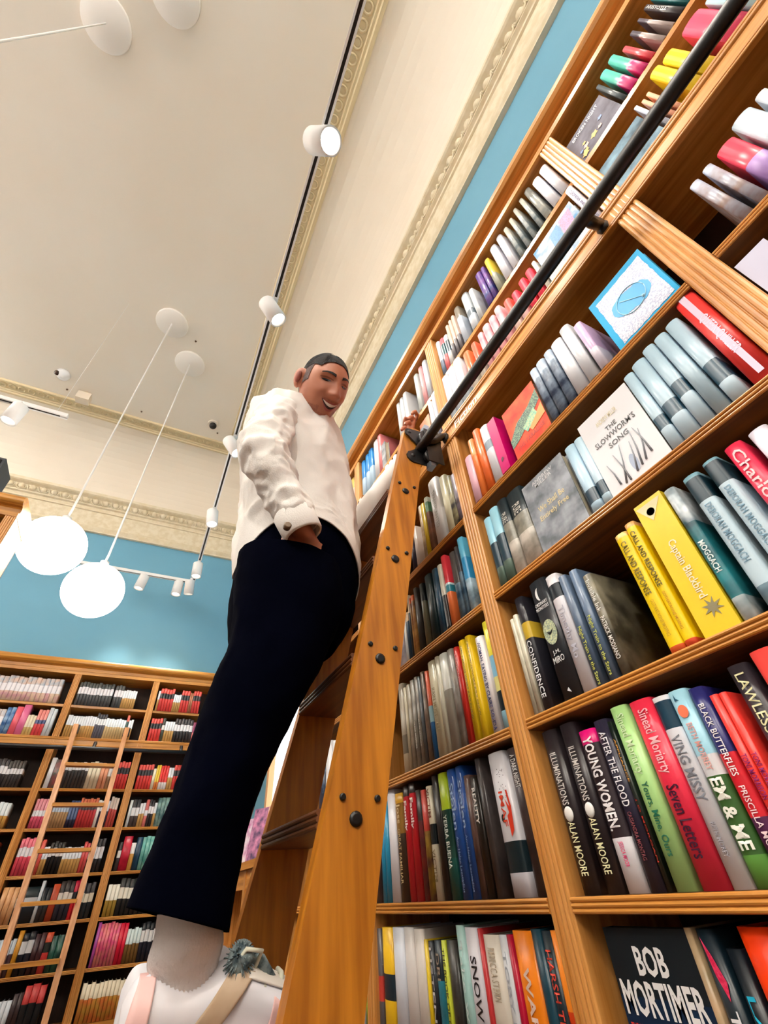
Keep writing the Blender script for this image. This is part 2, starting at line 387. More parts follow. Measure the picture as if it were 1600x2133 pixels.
# black loudspeaker standing on the case at the left edge
sp = empty('loudspeaker', (-1.30, 2.86, 1.965)); tag(sp, 'dark loudspeaker standing on top of the cut off bookcase', 'speaker')
b = MB(); b.box(-.11, .11, -.1, .1, 0, .28); b.build('cabinet', pbr('speaker black', '#0c1a24', rough=.5), sp)
b = MB(); b.box(-.095, .095, -.106, -.1, .02, .26); b.build('grille', pbr('speaker cloth', '#08080a', rough=.9), sp)
BOOK_ROWS = [
 ('bay right of ladder', 'fourth shelf below rail', -0.027, 0.726, [
  (0.6969, 0.7367, 0.25, '#231d20', 'black hardback with egg emblem', 'ILLUMINATIONS:#d8d4d0:.16:.5;ALAN MOORE:#e6e2b4:.6:.9', 'egg'),
  (0.6477, 0.6859, 0.25, '#241e22', 'black hardback with egg emblem', 'ILLUMINATIONS:#d8d4d0:.16:.5;ALAN MOORE:#e6e2b4:.6:.9', 'egg'),
  (0.6064, 0.6445, 0.228, '#e0107a .1,#2c2228 .7,#ececf4', 'pink black and white book', 'YOUNG WOMEN.:#f4f2f6:.05:.66:.7;JESSICA MOOR:#e0407a:.72:.86:.35', ''),
  (0.5742, 0.604, 0.235, '#262336', 'dark navy hardback', 'AFTER THE FLOOD:#f0eef4:.08:.55:.6;CASSANDRA MONTAG:#8a4a50:.58:.84:.3', ''),
  (0.564, 0.5727, 0.227, '#101c16', 'thin dark green book', 'APPLIANCE:#d89a4a:.12:.4;J O MORGAN:#b03028:.5:.85', ''),
  (0.527, 0.5608, 0.245, '#a6d488', 'pale green paperback', 'Sinead Moriarty:#d8f0c4:.05:.42:.7;Yours, Mine, Ours:#1a6a50:.46:.84:.5', 'side=#b8c860'),
  (0.4788, 0.521, 0.242, '#e02c48', 'bright red hardback', 'Sinead Moriarty:#f8c4cc:.06:.44:.7;Seven Letters:#3a1430:.5:.86:.6', 'side=#b81838'),
  (0.4485, 0.4773, 0.236, '#e6e6ee .03,#123a50 .2,#e6e8f2', 'white book with navy band', 'VING MISSY:#7a7e8a:.24:.6:.7;BETH MOREY:#9a9aa6:.7:.86:.3', ''),
  (0.4178, 0.4477, 0.236, '#9fd2e6 .38,#dcdbe0 .49,#335a26 .86,#5c9440', 'sky blue and green book', 'BETH MORREY:#d89a94:.2:.46:.4;EM & ME:#f2f4ea:.5:.84:.75', 'sun'),
  (0.3915, 0.4147, 0.23, '#252466 .38,#cc1c2c .7,#50204a', 'navy hardback with red flames', 'BLACK BUTTERFLIES:#f6f0f2:.1:.5:.5;PRISCILLA MORRIS:#f0d8dc:.55:.92:.45', ''),
  (0.3756, 0.3878, 0.213, '#e6362e', 'slim red paperback', 'TONI MORRISON:#8a1a6a:.36:.6:.8;RECITATIF:#f6ece8:.64:.86:.7', 'side=#d8a888'),
  (0.3629, 0.374, 0.212, '#e6362e', 'slim red paperback', 'TONI MORRISON:#8a1a6a:.36:.6:.8;RECITATIF:#f6ece8:.64:.86:.7', 'side=#d8a888'),
  (0.3203, 0.3478, 0.239, '#2a242a', 'charcoal book with cream capitals', 'LAWLESS LAND:#e8e4b4:.05:.6:.6', ''),
  (0.2774, 0.312, 0.246, '#e84a44', 'wide coral red book', '', ''),
 ]),
 ('bay right of ladder', 'third shelf below rail', 0.256, 0.726, [
  (0.7267, 0.7386, 0.217, '#d2cfbc/#a8a48e', 'slim cream book', '', ''),
  (0.713, 0.7257, 0.222, '#d8d4c2/#b4b09a', 'slim cream book', '', ''),
  (0.6833, 0.71, 0.255, '#22222a .25,#c8a830 .4,#24242c', 'black spine with blue cover', 'CONFIDENCE:#eceef2:.42:.9:.6', 'side=#3a9cd0 .35,#c890b8 .48,#1a1a26;moon'),
  (0.604, 0.6548, 0.263, '#24282e', 'charcoal book with white crescent', 'ORDINARY:#e8eaee:.2:.23:.75:h;MONSTERS:#e8eaee:.24:.27:.75:h;J.M.:#eceef0:.62:.66:.4:h;MIRO:#eceef0:.67:.72:.6:h', 'crescent'),
  (0.5694, 0.6023, 0.252, '#eceaf2 .09,#12222e .22,#e8e8f2', 'white book with black stripe', 'Timothy Mo:#b4b4c4:.3:.74:.7', ''),
  (0.5473, 0.5672, 0.234, '#50627a', 'slate blue hardback', 'Night Train to the Stars:#c8d060:.5:.98:.6', 'side=#0c141c'),
  (0.5173, 0.5377, 0.23, '#566a84', 'slate blue hardback', 'Night Train to the Stars:#c8d060:.45:.95:.6', 'side=#0c141c'),
  (0.4898, 0.5099, 0.203, '#3c382e/#8a8470', 'dark photographic spine', 'Invisible Ink:#f0f0ec:.06:.4:.6;PATRICK MODIANO:#f0f0ec:.45:.85:.6', 'side=#120e14'),
  (0.385, 0.4122, 0.234, '#e8c070 .04,#f0cf00 .95,#dc5a28', 'yellow book with orange ends', 'CALL AND RESPONSE:#5a5210:.08:.56:.55;GOTHATAONE MOENG:#c8a21c:.6:.88:.3', ''),
  (0.3638, 0.3842, 0.242, '#e8b070 .04,#f0cf00 .95,#d84a28', 'yellow book with orange ends', 'CALL AND RESPONSE:#4a4410:.08:.56:.6;GOTHATAONE MOENG:#c08a1c:.6:.88:.3', 'side=#e8a010'),
  (0.2955, 0.3509, 0.259, '#f2d028', 'thick yellow boxed book', 'Captain Blackbird:#f2ecd0:.36:.78:.4', 'flat;side=#d8a818;starburst'),
  (0.2727, 0.2926, 0.25, '#dfe6ea/#1c4a58 .3,#24808a/#163a44 .85,#d8e4e8/#285a66', 'teal patterned jacket', 'MOGGACH:#dcecec:.45:.68:.6', 'side=#0c2a30/#285a50'),
  (0.2295, 0.257, 0.247, '#7aa4b4 .03,#14323e .22,#bcd4e2 .85,#8aa8b8/#2a4458', 'pale blue and navy jacket', 'DEBORAH MOGGACH:#6a90a8:.25:.7:.5', 'side=#0a1a22'),
  (0.1946, 0.2194, 0.249, '#7aa4b4 .02,#14323e .2,#bcd4e2 .86,#8aa8b8/#2a4458', 'pale blue and navy jacket', 'DEBORAH MOGGACH:#6a90a8:.23:.7:.5', 'side=#0a1a22'),
  (0.1554, 0.1821, 0.247, '#d42a4a', 'crimson hardback with white script', 'Charlotte:#f8d0d4:.05:.6:.75', 'side=#dcdce8'),
  (0.1182, 0.1451, 0.244, '#dcd8e6', 'wide white hardback', '', ''),
 ]),
 ('bay right of ladder', 'second shelf below rail', 0.558, 0.72, [
  (0.7086, 0.7351, 0.216, '#98cee2 .4,#143848 .75,#52685c', 'sky blue and navy spine', '', ''),
  (0.6756, 0.7078, 0.229, '#98cee2 .4,#143848 .75,#52685c', 'sky blue and navy spine', '', ''),
  (0.6365, 0.6729, 0.228, '#18262c .35,#9a988a/#4a4a44 .6,#d4cfc6/#8a867a', 'black and white photo spine', 'PURE:#d8d8d0:.2:.34:.6', ''),
  (0.5788, 0.6335, 0.221, '#18262c .35,#9a988a/#4a4a44 .6,#d4cfc6/#8a867a', 'black and white photo spine', 'PURE:#d8d8d0:.2:.34:.6', ''),
  (0.4367, 0.5757, 0.201, '#646b72/#aab0ba', 'grey face-out paperback', 'ANDREW:#d8dade:.05:.1:.5:h;MILLER:#d8dade:.11:.16:.4:h;We Shall Be:#d8c898:.42:.5:.6:h;Entirely Free:#d8c898:.55:.64:.65:h', 'face'),
  (0.3967, 0.4255, 0.192, '#a8c6da .7,#18384a .88,#a8c6da', 'pale blue spine, navy band', '', ''),
  (0.374, 0.3949, 0.19, '#b4cede .7,#18384a .88,#b4cede', 'pale blue spine, navy band', '', ''),
  (0.2405, 0.3734, 0.215, '#e6e6ec', 'white face-out hardback', "ANDREW MILLER:#d8cfae:.14:.2:.4:h;THE:#34343a:.27:.32:.2:h;SLOWWORM'S:#34343a:.35:.42:.75:h;SONG:#34343a:.46:.52:.36:h", 'face;trees'),
  (0.2165, 0.2383, 0.22, '#a8c2d2 .62,#184256 .76,#b8d0e0', 'ice blue hardback, navy band', '', ''),
  (0.1848, 0.2146, 0.228, '#a8c2d2 .58,#184256 .74,#b8d0e0', 'ice blue hardback, navy band', '', ''),
  (0.1581, 0.1828, 0.237, '#a8c2d2 .5,#184256 .66,#b8d0e0', 'ice blue hardback, navy band', '', ''),
  (0.131, 0.1552, 0.236, '#a8c2d2', 'plain ice blue hardback', '', ''),
  (0.1021, 0.1278, 0.239, '#a8c2d2 .58,#184256 .8,#bcd4e4', 'ice blue hardback, navy band', '', ''),
  (0.0571, 0.0934, 0.27, '#e23a36', 'thick red hardback', 'QUEEN QUILLER:#e4d4ee:.3:.72:.6', 'stripe'),
 ]),
 ('bay right of ladder', 'first shelf below rail', 0.842, 0.714, [
  (0.7109, 0.7424, 0.186, '#e4b4c4', 'pale pink paperback', '', ''),
  (0.6861, 0.7085, 0.235, '#f0a060 .3,#ee7c34', 'slim orange book', '', ''),
  (0.6525, 0.6798, 0.249, '#ee6c28', 'bright orange book', '', ''),
  (0.6134, 0.6478, 0.226, '#dfe2ec .3,#8a9cac .45,#dfe2ec', 'white book with grey band', '', ''),
  (0.5761, 0.6091, 0.213, '#cf0070', 'magenta boxed book', '', 'flat;side=#e0004a;swirl'),
  (0.4213, 0.5504, 0.186, '#e2382e/#f06a40', 'red face-out hardback', 'THE PARADISE:#b8281c:.82:.9:.8:h', 'face;landscape'),
  (0.3922, 0.4154, 0.21, '#b4c4d8 .2,#1a2a48/#9ab0c8', 'blue and silver spine', '', 'side=#1a2a48'),
  (0.3623, 0.3908, 0.211, '#b4c4d8 .2,#1a2a48/#9ab0c8', 'blue and silver spine', '', 'side=#1a2a48'),
  (0.3352, 0.3587, 0.212, '#b4c4d8 .2,#1a2a48/#9ab0c8', 'blue and silver spine', '', 'side=#1a2a48'),
  (0.2981, 0.3325, 0.212, '#d4d6de', 'plain white hardback', '', ''),
  (0.2664, 0.2953, 0.224, '#d4d6de', 'plain white hardback', '', ''),
  (0.2392, 0.2604, 0.186, '#c8a8cc .6,#d8d0e0', 'lilac spine with dark cover', '', 'side=#10181e'),
  (0.0647, 0.2079, 0.193, '#18a2d8', 'blue face-out square hardback', '', 'face;bluepanel'),
 ]),
 ('bay right of ladder', 'shelf just above rail', 1.245, 0.722, [
  (0.7307, 0.7662, 0.262, '#e4e2ea .7,#a4b0bc', 'white hardback, grey foot', '', ''),
  (0.6897, 0.7224, 0.262, '#e4e2ea .7,#a4b0bc', 'white hardback, grey foot', '', ''),
  (0.6478, 0.6849, 0.262, '#e4e2ea .7,#a4b0bc', 'white hardback, grey foot', '', ''),
  (0.5947, 0.6258, 0.226, '#ee7448 .5,#d0ccc4', 'orange and grey spine', '', ''),
  (0.5533, 0.5768, 0.216, '#e4684c .5,#d0ccc4', 'coral and grey spine', '', ''),
  (0.5136, 0.5353, 0.215, '#e8c4c8/#e08898', 'pink blotched white hardback', '', ''),
  (0.4786, 0.5076, 0.217, '#e8c4c8/#e08898', 'pink blotched white hardback', '', ''),
  (0.446, 0.4721, 0.213, '#e8c4c8/#e08898', 'pink blotched white hardback', '', ''),
  (0.4131, 0.4394, 0.219, '#e8c4c8/#e08898', 'pink blotched white hardback', '', ''),
  (0.3722, 0.3984, 0.19, '#e0544c .5,#e8ccc4', 'red and white hardback', '', ''),
  (0.3379, 0.3622, 0.175, '#e0344c .4,#ecc8c8', 'glossy red hardback', '', ''),
  (0.3004, 0.325, 0.183, '#e0304a', 'glossy red hardback', '', ''),
  (0.2691, 0.2923, 0.183, '#e0304a', 'glossy red hardback', '', ''),
  (0.2485, 0.2606, 0.183, '#d4d2c8', 'slim white spine', '', ''),
  (0.0879, 0.2412, 0.214, '#e0dcd6/#4a88b8', 'painted face-out hardback', '', 'face;abstract'),
  (0.0585, 0.0805, 0.262, '#dcdaea', 'white spine with blue capitals', 'CLEOPATRA AND FRANKENSTEIN:#3a3a6a:.1:.98:.5', ''),
 ]),
 ('bay right of ladder', 'top shelf', 1.53, 0.73, [
  (0.7325, 0.7538, 0.238, '#d4dae6 .6,#6a7c94', 'white spine, blue foot', '', ''),
  (0.7049, 0.729, 0.22, '#dc6a74 .2,#2e5a62 .55,#dc6a6e', 'pink spine, teal band', '', ''),
  (0.679, 0.7012, 0.203, '#d4d8de .2,#4a5a66 .6,#d4d0ce', 'white spine, slate band', '', ''),
  (0.6574, 0.6724, 0.242, '#dcc8b4 .6,#6a6468', 'peach spine, grey foot', '', ''),
  (0.6358, 0.6506, 0.245, '#dcc4b4 .6,#6a6468', 'peach spine, grey foot', '', ''),
  (0.6137, 0.6297, 0.245, '#dcc0b0 .6,#6a6468', 'peach spine, grey foot', '', ''),
  (0.5774, 0.6055, 0.258, '#8a8478 .3,#c8d4e4', 'grey topped white spine', '', ''),
  (0.5173, 0.5521, 0.262, '#ccd4da .5,#6a7884 .65,#d4dae4', 'pale grey hardback, slate band', '', ''),
  (0.4858, 0.5076, 0.227, '#ccd2d6', 'pale grey spine', '', ''),
  (0.4272, 0.4551, 0.25, '#28348a/#8a5aa0', 'royal blue spine', '', ''),
  (0.4064, 0.4218, 0.24, '#28348a/#8a5aa0', 'royal blue spine', '', ''),
  (0.3749, 0.3963, 0.246, '#dcc040 .5,#9a9c8a', 'yellow and grey spine', '', ''),
  (0.3284, 0.3572, 0.262, '#dcdce6', 'plain white hardback', '', ''),
  (0.293, 0.3174, 0.262, '#dcdce6', 'plain white hardback', '', ''),
  (0.2627, 0.2784, 0.245, '#b4b4aa .3,#6a7a80/#b8bcb8', 'grey striped spine', '', ''),
  (0.2329, 0.2465, 0.248, '#b4b4aa .3,#6a7a80/#b8bcb8', 'grey striped spine', '', ''),
  (0.2039, 0.2173, 0.262, '#b4b4aa .3,#6a7a80/#b8bcb8', 'grey striped spine', '', ''),
  (0.1709, 0.1851, 0.262, '#b4b4aa .3,#6a7a80/#b8bcb8', 'grey striped spine', '', ''),
  (0.1358, 0.1593, 0.262, '#90908a/#484c4a .3,#b8b8ae/#6a7474', 'grey photographic spine', '', ''),
  (0.0964, 0.1253, 0.242, '#dadae4', 'thick plain white hardback', '', ''),
  (0.061, 0.0905, 0.244, '#dadae4', 'thick plain white hardback', '', ''),
 ]),
 ('bay at right edge', 'top shelf', 1.53, 0.73, [
  (-0.1318, 0.0025, 0.165, '#4e4a56/#6a6674', 'grey face-out book, yellow flowers', 'BROKEN NIGHT:#dcdce4:.1:.2:.7:h', 'face;flowers'),
  (-0.1515, -0.1403, 0.201, '#3c484e', 'slim grey book', '', ''),
  (-0.1861, -0.1625, 0.22, '#54bcac .55,#d89ab8 .6,#e0207a', 'teal and pink book', '', ''),
  (-0.2176, -0.1959, 0.227, '#54bcac .55,#d89ab8 .6,#e0207a', 'teal and pink book', '', ''),
  (-0.2386, -0.2258, 0.181, '#e2404c', 'red book in clear sleeve', '', ''),
  (-0.2691, -0.2582, 0.194, '#4a4450 .3,#b8a8a4', 'plum and white spine', '', ''),
  (-0.2934, -0.2854, 0.198, '#4a4450 .3,#b8a8a4', 'plum and white spine', '', ''),
  (-0.321, -0.3084, 0.204, '#302a2e', 'black spine', 'ARISTOTLE:#e8e8e8:.05:.6:.6', ''),
  (-0.3379, -0.3276, 0.199, '#1a686c', 'teal spine', '', ''),
 ]),
 ('bay at right edge', 'shelf just above rail', 1.245, 0.722, [
  (-0.1232, 0.0033, 0.165, '#7a9cb0/#1c3c4c', 'blue face-out hardback', '', 'face'),
  (-0.1395, -0.1302, 0.193, '#b4bcd0', 'slim grey blue spine', '', ''),
  (-0.1539, -0.1459, 0.179, '#e8a888', 'slim peach spine', '', ''),
  (-0.1684, -0.16, 0.18, '#e8a888', 'slim peach spine', '', ''),
  (-0.2174, -0.1903, 0.222, '#e4c416', 'thick yellow hardback', '', ''),
  (-0.2492, -0.2205, 0.211, '#e4c416', 'thick yellow hardback', '', ''),
  (-0.3183, -0.2708, 0.21, '#dc3c62', 'very thick pink hardback', '', ''),
  (-0.337, -0.3227, 0.194, '#a4c4cc', 'pale blue spine', '', ''),
 ]),
 ('bay at right edge', 'first shelf below rail', 0.842, 0.716, [
  (-0.0773, -0.0585, 0.186, '#8a6e66/#b8c4dc', 'brown and white spine', '', ''),
  (-0.104, -0.0867, 0.187, '#8a6e66/#b8c4dc', 'brown and white spine', '', ''),
  (-0.1493, -0.1154, 0.188, '#dc2c4c .5,#b890d8', 'thick crimson hardback', '', ''),
  (-0.1925, -0.1566, 0.208, '#c8d6e4', 'thick pale blue hardback', '', ''),
  (-0.2194, -0.2005, 0.205, '#d0d8e2 .8,#406a84', 'white and blue hardback', '', ''),
 ]),
 ('bay at right edge', 'second shelf below rail', 0.558, 0.724, [
  (-0.0532, -0.0029, 0.228, '#d4d4ec', 'lilac white face-out book', '', 'face'),
 ]),
 ('bay behind ladder', 'top shelf', 1.53, 0.73, [
  (1.503, 1.5404, 0.262, '#2a82c8 .5,#b8d4ec', 'blue and white spine', '', ''),
  (1.4522, 1.4882, 0.262, '#2a82c8 .5,#b8d4ec', 'blue and white spine', '', ''),
  (1.406, 1.4483, 0.262, '#2a82c8 .5,#b8d4ec', 'blue and white spine', '', ''),
  (1.3406, 1.3858, 0.262, '#dcdce0', 'white spine', '', ''),
  (1.3045, 1.3384, 0.262, '#e08488', 'pink spine', '', ''),
  (1.2647, 1.3037, 0.165, '#b8bcc0/#50505a', 'speckled grey face-out book', '', 'face'),
  (1.094, 1.1187, 0.262, '#d4d8d8', 'plain white spine', '', ''),
  (1.059, 1.0874, 0.262, '#d4d8dc', 'plain white spine', '', ''),
  (1.0246, 1.0548, 0.262, '#d8dadf', 'white spine with photo cover', '', 'side=#c8ccd4 .2,#12303c .7,#c4ccd4'),
  (0.919, 0.9471, 0.262, '#c8d4d4', 'pale grey hardback', '', ''),
  (0.8778, 0.904, 0.262, '#e4a4a8', 'pale pink hardback', '', ''),
  (0.843, 0.8712, 0.262, '#ccd6e2', 'pale blue white hardback', '', ''),
 ]),
 ('bay behind ladder', 'shelf just above rail', 1.245, 0.722, [
  (1.4503, 1.4801, 0.262, '#d8ccd8', 'plain white spine', '', ''),
  (1.3739, 1.4179, 0.262, '#e4dcc0', 'cream spine', '', ''),
  (1.3216, 1.3445, 0.249, '#e2d4dc', 'plain white spine', '', ''),
  (1.2859, 1.3193, 0.238, '#e2d4dc', 'plain white spine', '', ''),
  (1.2421, 1.2748, 0.257, '#ccdce8', 'plain white spine', '', ''),
  (1.2001, 1.232, 0.248, '#d2d8da', 'plain white spine', '', ''),
  (1.1615, 1.1895, 0.245, '#d2d8da', 'plain white spine', '', ''),
  (0.8833, 0.9536, 0.202, '#e8a488', 'peach face-out book', '', 'face'),
  (0.8515, 0.8761, 0.245, '#e0dadc', 'plain white spine', '', ''),
  (0.8271, 0.8441, 0.262, '#d8d8e2 .7,#6a7288', 'white spine, slate stripe', '', ''),
 ]),
 ('far bay past ladder', 'top shelf', 1.53, 0.73, [
  (1.7298, 1.76, 0.262, '#d8ccd0', 'white spine', '', ''),
  (1.6909, 1.7275, 0.262, '#dcd4d4', 'white spine', '', ''),
  (1.645, 1.685, 0.262, '#dcc064 .3,#dccab4', 'yellow topped spine', '', ''),
  (1.6028, 1.6431, 0.262, '#6a5058 .4,#e07078', 'plum and pink spine', '', ''),
 ]),
 ('bay behind ladder', 'first shelf below rail', 0.842, 0.714, [
  (1.0981, 1.1164, 0.165, '#2c2438', 'dark purple spine', '', ''),
  (1.0695, 1.0885, 0.165, '#e4d8d0', 'plain white spine', '', ''),
  (1.0187, 1.0356, 0.222, '#dcc8a0/#8a6a50', 'tan spine', '', ''),
  (0.9986, 1.018, 0.219, '#d8b820', 'slim yellow spine', '', ''),
  (0.9725, 0.9932, 0.227, '#cfd8c8 .1,#5a8a66 .3,#8a5a40/#4a3428', 'brown and green spine', '', ''),
  (0.9027, 0.9572, 0.268, '#dcdcdc', 'thick white hardback', 'TRANSPLANTED:#a8a8a0:.2:.8:.4', ''),
  (0.8543, 0.8882, 0.232, '#d8d4b4', 'cream hardback', '', ''),
  (0.8281, 0.853, 0.203, '#2a2a34/#c8c090', 'navy and cream spine', '', ''),
  (0.8019, 0.8262, 0.188, '#4a4048/#9a90a0', 'dark mottled spine', '', ''),
 ]),
 ('bay behind ladder', 'second shelf below rail', 0.558, 0.72, [
  (1.25, 1.2902, 0.165, '#d4d2dc/#9a98a4', 'wavy patterned white spine', '', ''),
  (1.2154, 1.2307, 0.167, '#e2e4e2', 'slim white spine', '', ''),
  (1.1914, 1.2146, 0.165, '#d8b890 .2,#1c3c54', 'tan and navy spine', '', ''),
  (1.178, 1.1906, 0.221, '#d8c0a0 .3,#1e2226', 'tan and black spine', '', ''),
  (1.1674, 1.1772, 0.203, '#e0642c .1,#d8a860/#7a3a20', 'orange and tan spine', '', ''),
  (1.149, 1.1662, 0.207, '#e0642c .1,#d8a860/#7a3a20', 'orange and tan spine', '', ''),
  (1.1252, 1.1428, 0.223, '#3c3632', 'dark brown spine', '', ''),
  (1.0837, 1.1048, 0.217, '#141e22 .3,#6a6650', 'black and olive spine', '', ''),
  (1.0319, 1.0697, 0.226, '#12282c', 'dark green hardback', '', ''),
  (0.9949, 1.0212, 0.223, '#2c5068/#1a3448', 'navy hardback', '', ''),
  (0.9666, 0.9868, 0.219, '#d4d0c0 .5,#2a2422 .95', 'cream and black spine', '', ''),
  (0.9395, 0.9612, 0.237, '#dc3844 .42,#cfe0e4 .45,#2a7a8a .55,#e07038', 'red teal and orange spine', '', ''),
  (0.8909, 0.9169, 0.22, '#4a4644 .5,#1c4460/#88a0b0', 'dark grey photo spine', '', ''),
  (0.8721, 0.8856, 0.224, '#3a3a40 .4,#1c4460/#88a0b0', 'dark blue photo spine', '', ''),
  (0.8412, 0.8663, 0.24, '#58a8c8 .3,#2a86b8 .6,#b8d4e4/#2a5a74', 'bright blue glossy hardback', '', 'side=#103440'),
 ]),
 ('bay behind ladder', 'third shelf below rail', 0.256, 0.726, [
  (1.2877, 1.3196, 0.258, '#948a7a .6,#6a6050 .8,#b4a48a', 'taupe hardback', '', ''),
  (1.2672, 1.2816, 0.237, '#b4aa90', 'slim tan spine', '', ''),
  (1.2426, 1.2638, 0.239, '#a8a090/#70604c', 'stone spine', '', ''),
  (1.2165, 1.2375, 0.244, '#9a968a/#6a625c', 'stone spine', 'OLDER BROTHER:#e8e4d8:.5:.8:.4', ''),
  (1.1922, 1.2096, 0.245, '#9a968a/#6a5a52', 'stone spine', 'OLDER BROTHER:#e8e4d8:.5:.8:.4', ''),
  (1.1759, 1.19, 0.24, '#5a5a58/#384a58', 'slate spine', '', ''),
  (1.1522, 1.1716, 0.247, '#8a7462/#5a4838', 'brown spine', '', ''),
  (1.1286, 1.1446, 0.24, '#e05c34 .42,#9ac0c8 .6,#1c5a90', 'orange and blue spine', '', ''),
  (1.0848, 1.1249, 0.258, '#cfc6a8', 'beige hardback', 'RAIN MUST FALL:#a89a70:.3:.75:.5', ''),
  (1.0613, 1.0801, 0.259, '#c8c4b0', 'slim stone spine', '', ''),
  (1.0239, 1.0593, 0.256, '#d8d8d0 .4,#9a9488', 'pale grey spine', '', ''),
  (0.9882, 1.016, 0.253, '#6a625e/#a8a298', 'grey weathered spine', '', ''),
  (0.9622, 0.9823, 0.247, '#c82a20', 'red hardback', 'LEGION:#e8b0a4:.08:.34:.5', ''),
  (0.931, 0.9544, 0.254, '#ecc41c', 'yellow hardback', 'EMILY KOCH WHAT JULY KNEW:#8a7a20:.06:.8:.4', 'side=#d0dc80'),
  (0.9008, 0.9233, 0.254, '#ecc41c', 'yellow hardback', 'EMILY KOCH WHAT JULY KNEW:#8a7a20:.06:.8:.4', 'side=#0c98a8 .7,#c0e0e0'),
  (0.8527, 0.8827, 0.232, '#e2dcde', 'white hardback with navy capitals', 'WOMAN, EATING BY CLAIRE KOHDA:#28306a:.06:.97:.55', ''),
  (0.82, 0.8417, 0.257, '#e8dc3c .35,#8cc8e4 .55,#e8e090 .68,#101c22 .85,#9acce0', 'yellow blue and black book', '', ''),
 ]),
 ('bay behind ladder', 'fourth shelf below rail', -0.027, 0.726, [
  (1.55, 1.5894, 0.165, '#3a3030/#2a2022', 'dark brown spine', '', ''),
  (1.5114, 1.5476, 0.18, '#4a3a38/#2a2022', 'dark brown spine', '', ''),
  (1.4745, 1.4995, 0.235, '#1c86ac', 'slim turquoise spine', '', ''),
  (1.4474, 1.4736, 0.235, '#1c86ac', 'slim turquoise spine', '', ''),
  (1.396, 1.4446, 0.26, '#e8e8f0', 'plain white spine', '', ''),
  (1.3469, 1.3938, 0.243, '#d8a420 .1,#8a6420 .4,#3c2a1c', 'brown gold hardback', 'Joss:#e8d8b0:.1:.3:.6;GREAT FAMILIAR:#c8b080:.35:.85:.35', ''),
  (1.311, 1.3413, 0.254, '#2e2422 .1,#c8202c', 'red hardback', 'Family:#f4e8e4:.14:.42:.7', ''),
  (1.273, 1.3073, 0.257, '#2e2422 .1,#c8202c', 'red hardback', 'Family:#f4e8e4:.14:.42:.7', 'side=#241a1c'),
  (1.2415, 1.265, 0.233, '#34302e .3,#8a2e2a/#2a2a34', 'slim multicoloured spine', '', ''),
  (1.213, 1.2392, 0.229, '#b8382c .4,#5a3430/#c0a030', 'slim multicoloured spine', '', ''),
  (1.1823, 1.2086, 0.233, '#dcd4bc .36,#101a1e .54,#dcd4bc', 'cream spine with black band', 'VICTIM:#8a4a3a:.02:.3:.6;VICTIM:#8a7a5a:.58:.85:.6', ''),
  (1.1466, 1.1749, 0.252, '#241e1c', 'slim black spine', '', ''),
  (1.1069, 1.144, 0.251, '#aac420 .32,#123e34 .7,#145048', 'lime and dark green book', 'YERBA BUENA:#e8f0e8:.36:.78:.5', ''),
  (1.0633, 1.0991, 0.251, '#1e4a92', 'royal blue hardback', 'Stolen:#a8c4e8:.12:.5:.6;Ann-Helen Laestadius:#7a9ccc:.55:.95:.3', ''),
  (1.0284, 1.0595, 0.251, '#1e4a92', 'royal blue hardback', 'Stolen:#a8c4e8:.12:.5:.6;Ann-Helen Laestadius:#7a9ccc:.55:.95:.3', ''),
  (1.0052, 1.0276, 0.226, '#463430/#6a4e44', 'slim brown spine', '', ''),
  (0.9785, 1.0041, 0.218, '#1e1812', 'black hardback', 'REALITY:#f0ece8:.1:.42:.6', ''),
  (0.9509, 0.9724, 0.251, '#4a4240/#2a2628', 'dark grey hardback', '', 'side=#0e1e1c'),
  (0.8681, 0.9224, 0.249, '#d2d0d6 .65,#14242a .85,#d0d0da', 'white book with red hand', 'IMAF:#e84828:.3:.55:.3', 'hand'),
  (0.815, 0.8523, 0.245, '#2a2224/#4a3a38', 'dark book with white lettering', 'A DARK NIGHT:#e4e2e0:.05:.3:.5', ''),
 ]),
 ('bay behind ladder', 'lowest shelf', -0.31, 0.726, [
  (1.5566, 1.588, 0.21, '#20282a', 'slim black spine', '', ''),
  (1.5253, 1.5512, 0.23, '#5a585c .4,#c03c30 .6,#5a585c', 'grey and red spine', '', ''),
  (1.4597, 1.5205, 0.233, '#eec024 .38,#102430 .58,#eec024', 'yellow book with black block', '', ''),
  (1.3931, 1.456, 0.234, '#ccd2de', 'pale blue grey paperback', '', ''),
  (1.3389, 1.3917, 0.235, '#dad6d4', 'white paperback', '', ''),
  (1.2887, 1.338, 0.233, '#dcd6d0', 'white paperback', '', ''),
  (1.2705, 1.288, 0.215, '#e8c81c', 'slim yellow spine', '', ''),
  (1.2454, 1.2696, 0.213, '#101a24', 'navy spine', 'LISTEN:#d8d8d8:.05:.6:.5', ''),
  (1.2121, 1.2441, 0.215, '#182a34 .3,#2a8aa4', 'teal and black hardback', 'DRI:#a89a88:.1:.3:.5', ''),
  (1.1906, 1.21, 0.216, '#d0dc3c', 'lime yellow spine', 'THE BOOK OF GOOSE:#3a3a1c:.06:.8:.6', ''),
  (1.1533, 1.1896, 0.217, '#241e1c/#3a3a34', 'dark photographic spine', '', ''),
  (1.1109, 1.1438, 0.242, '#a4ccc8', 'pale teal book', 'Take what:#d8ecec:.1:.8:.5', ''),
  (1.0588, 1.1102, 0.239, '#dedce6', 'white book with black lettering', 'SNOW HARE:#201c22:.18:.9:.5', ''),
  (1.0467, 1.0583, 0.238, '#c43438', 'slim red spine', '', 'side=#c81c34'),
  (0.9906, 1.0459, 0.229, '#e6dfd2', 'cream book with blue jewel', 'REBECCA STERN:#ccc0aa:.08:.4:.5', 'jewel'),
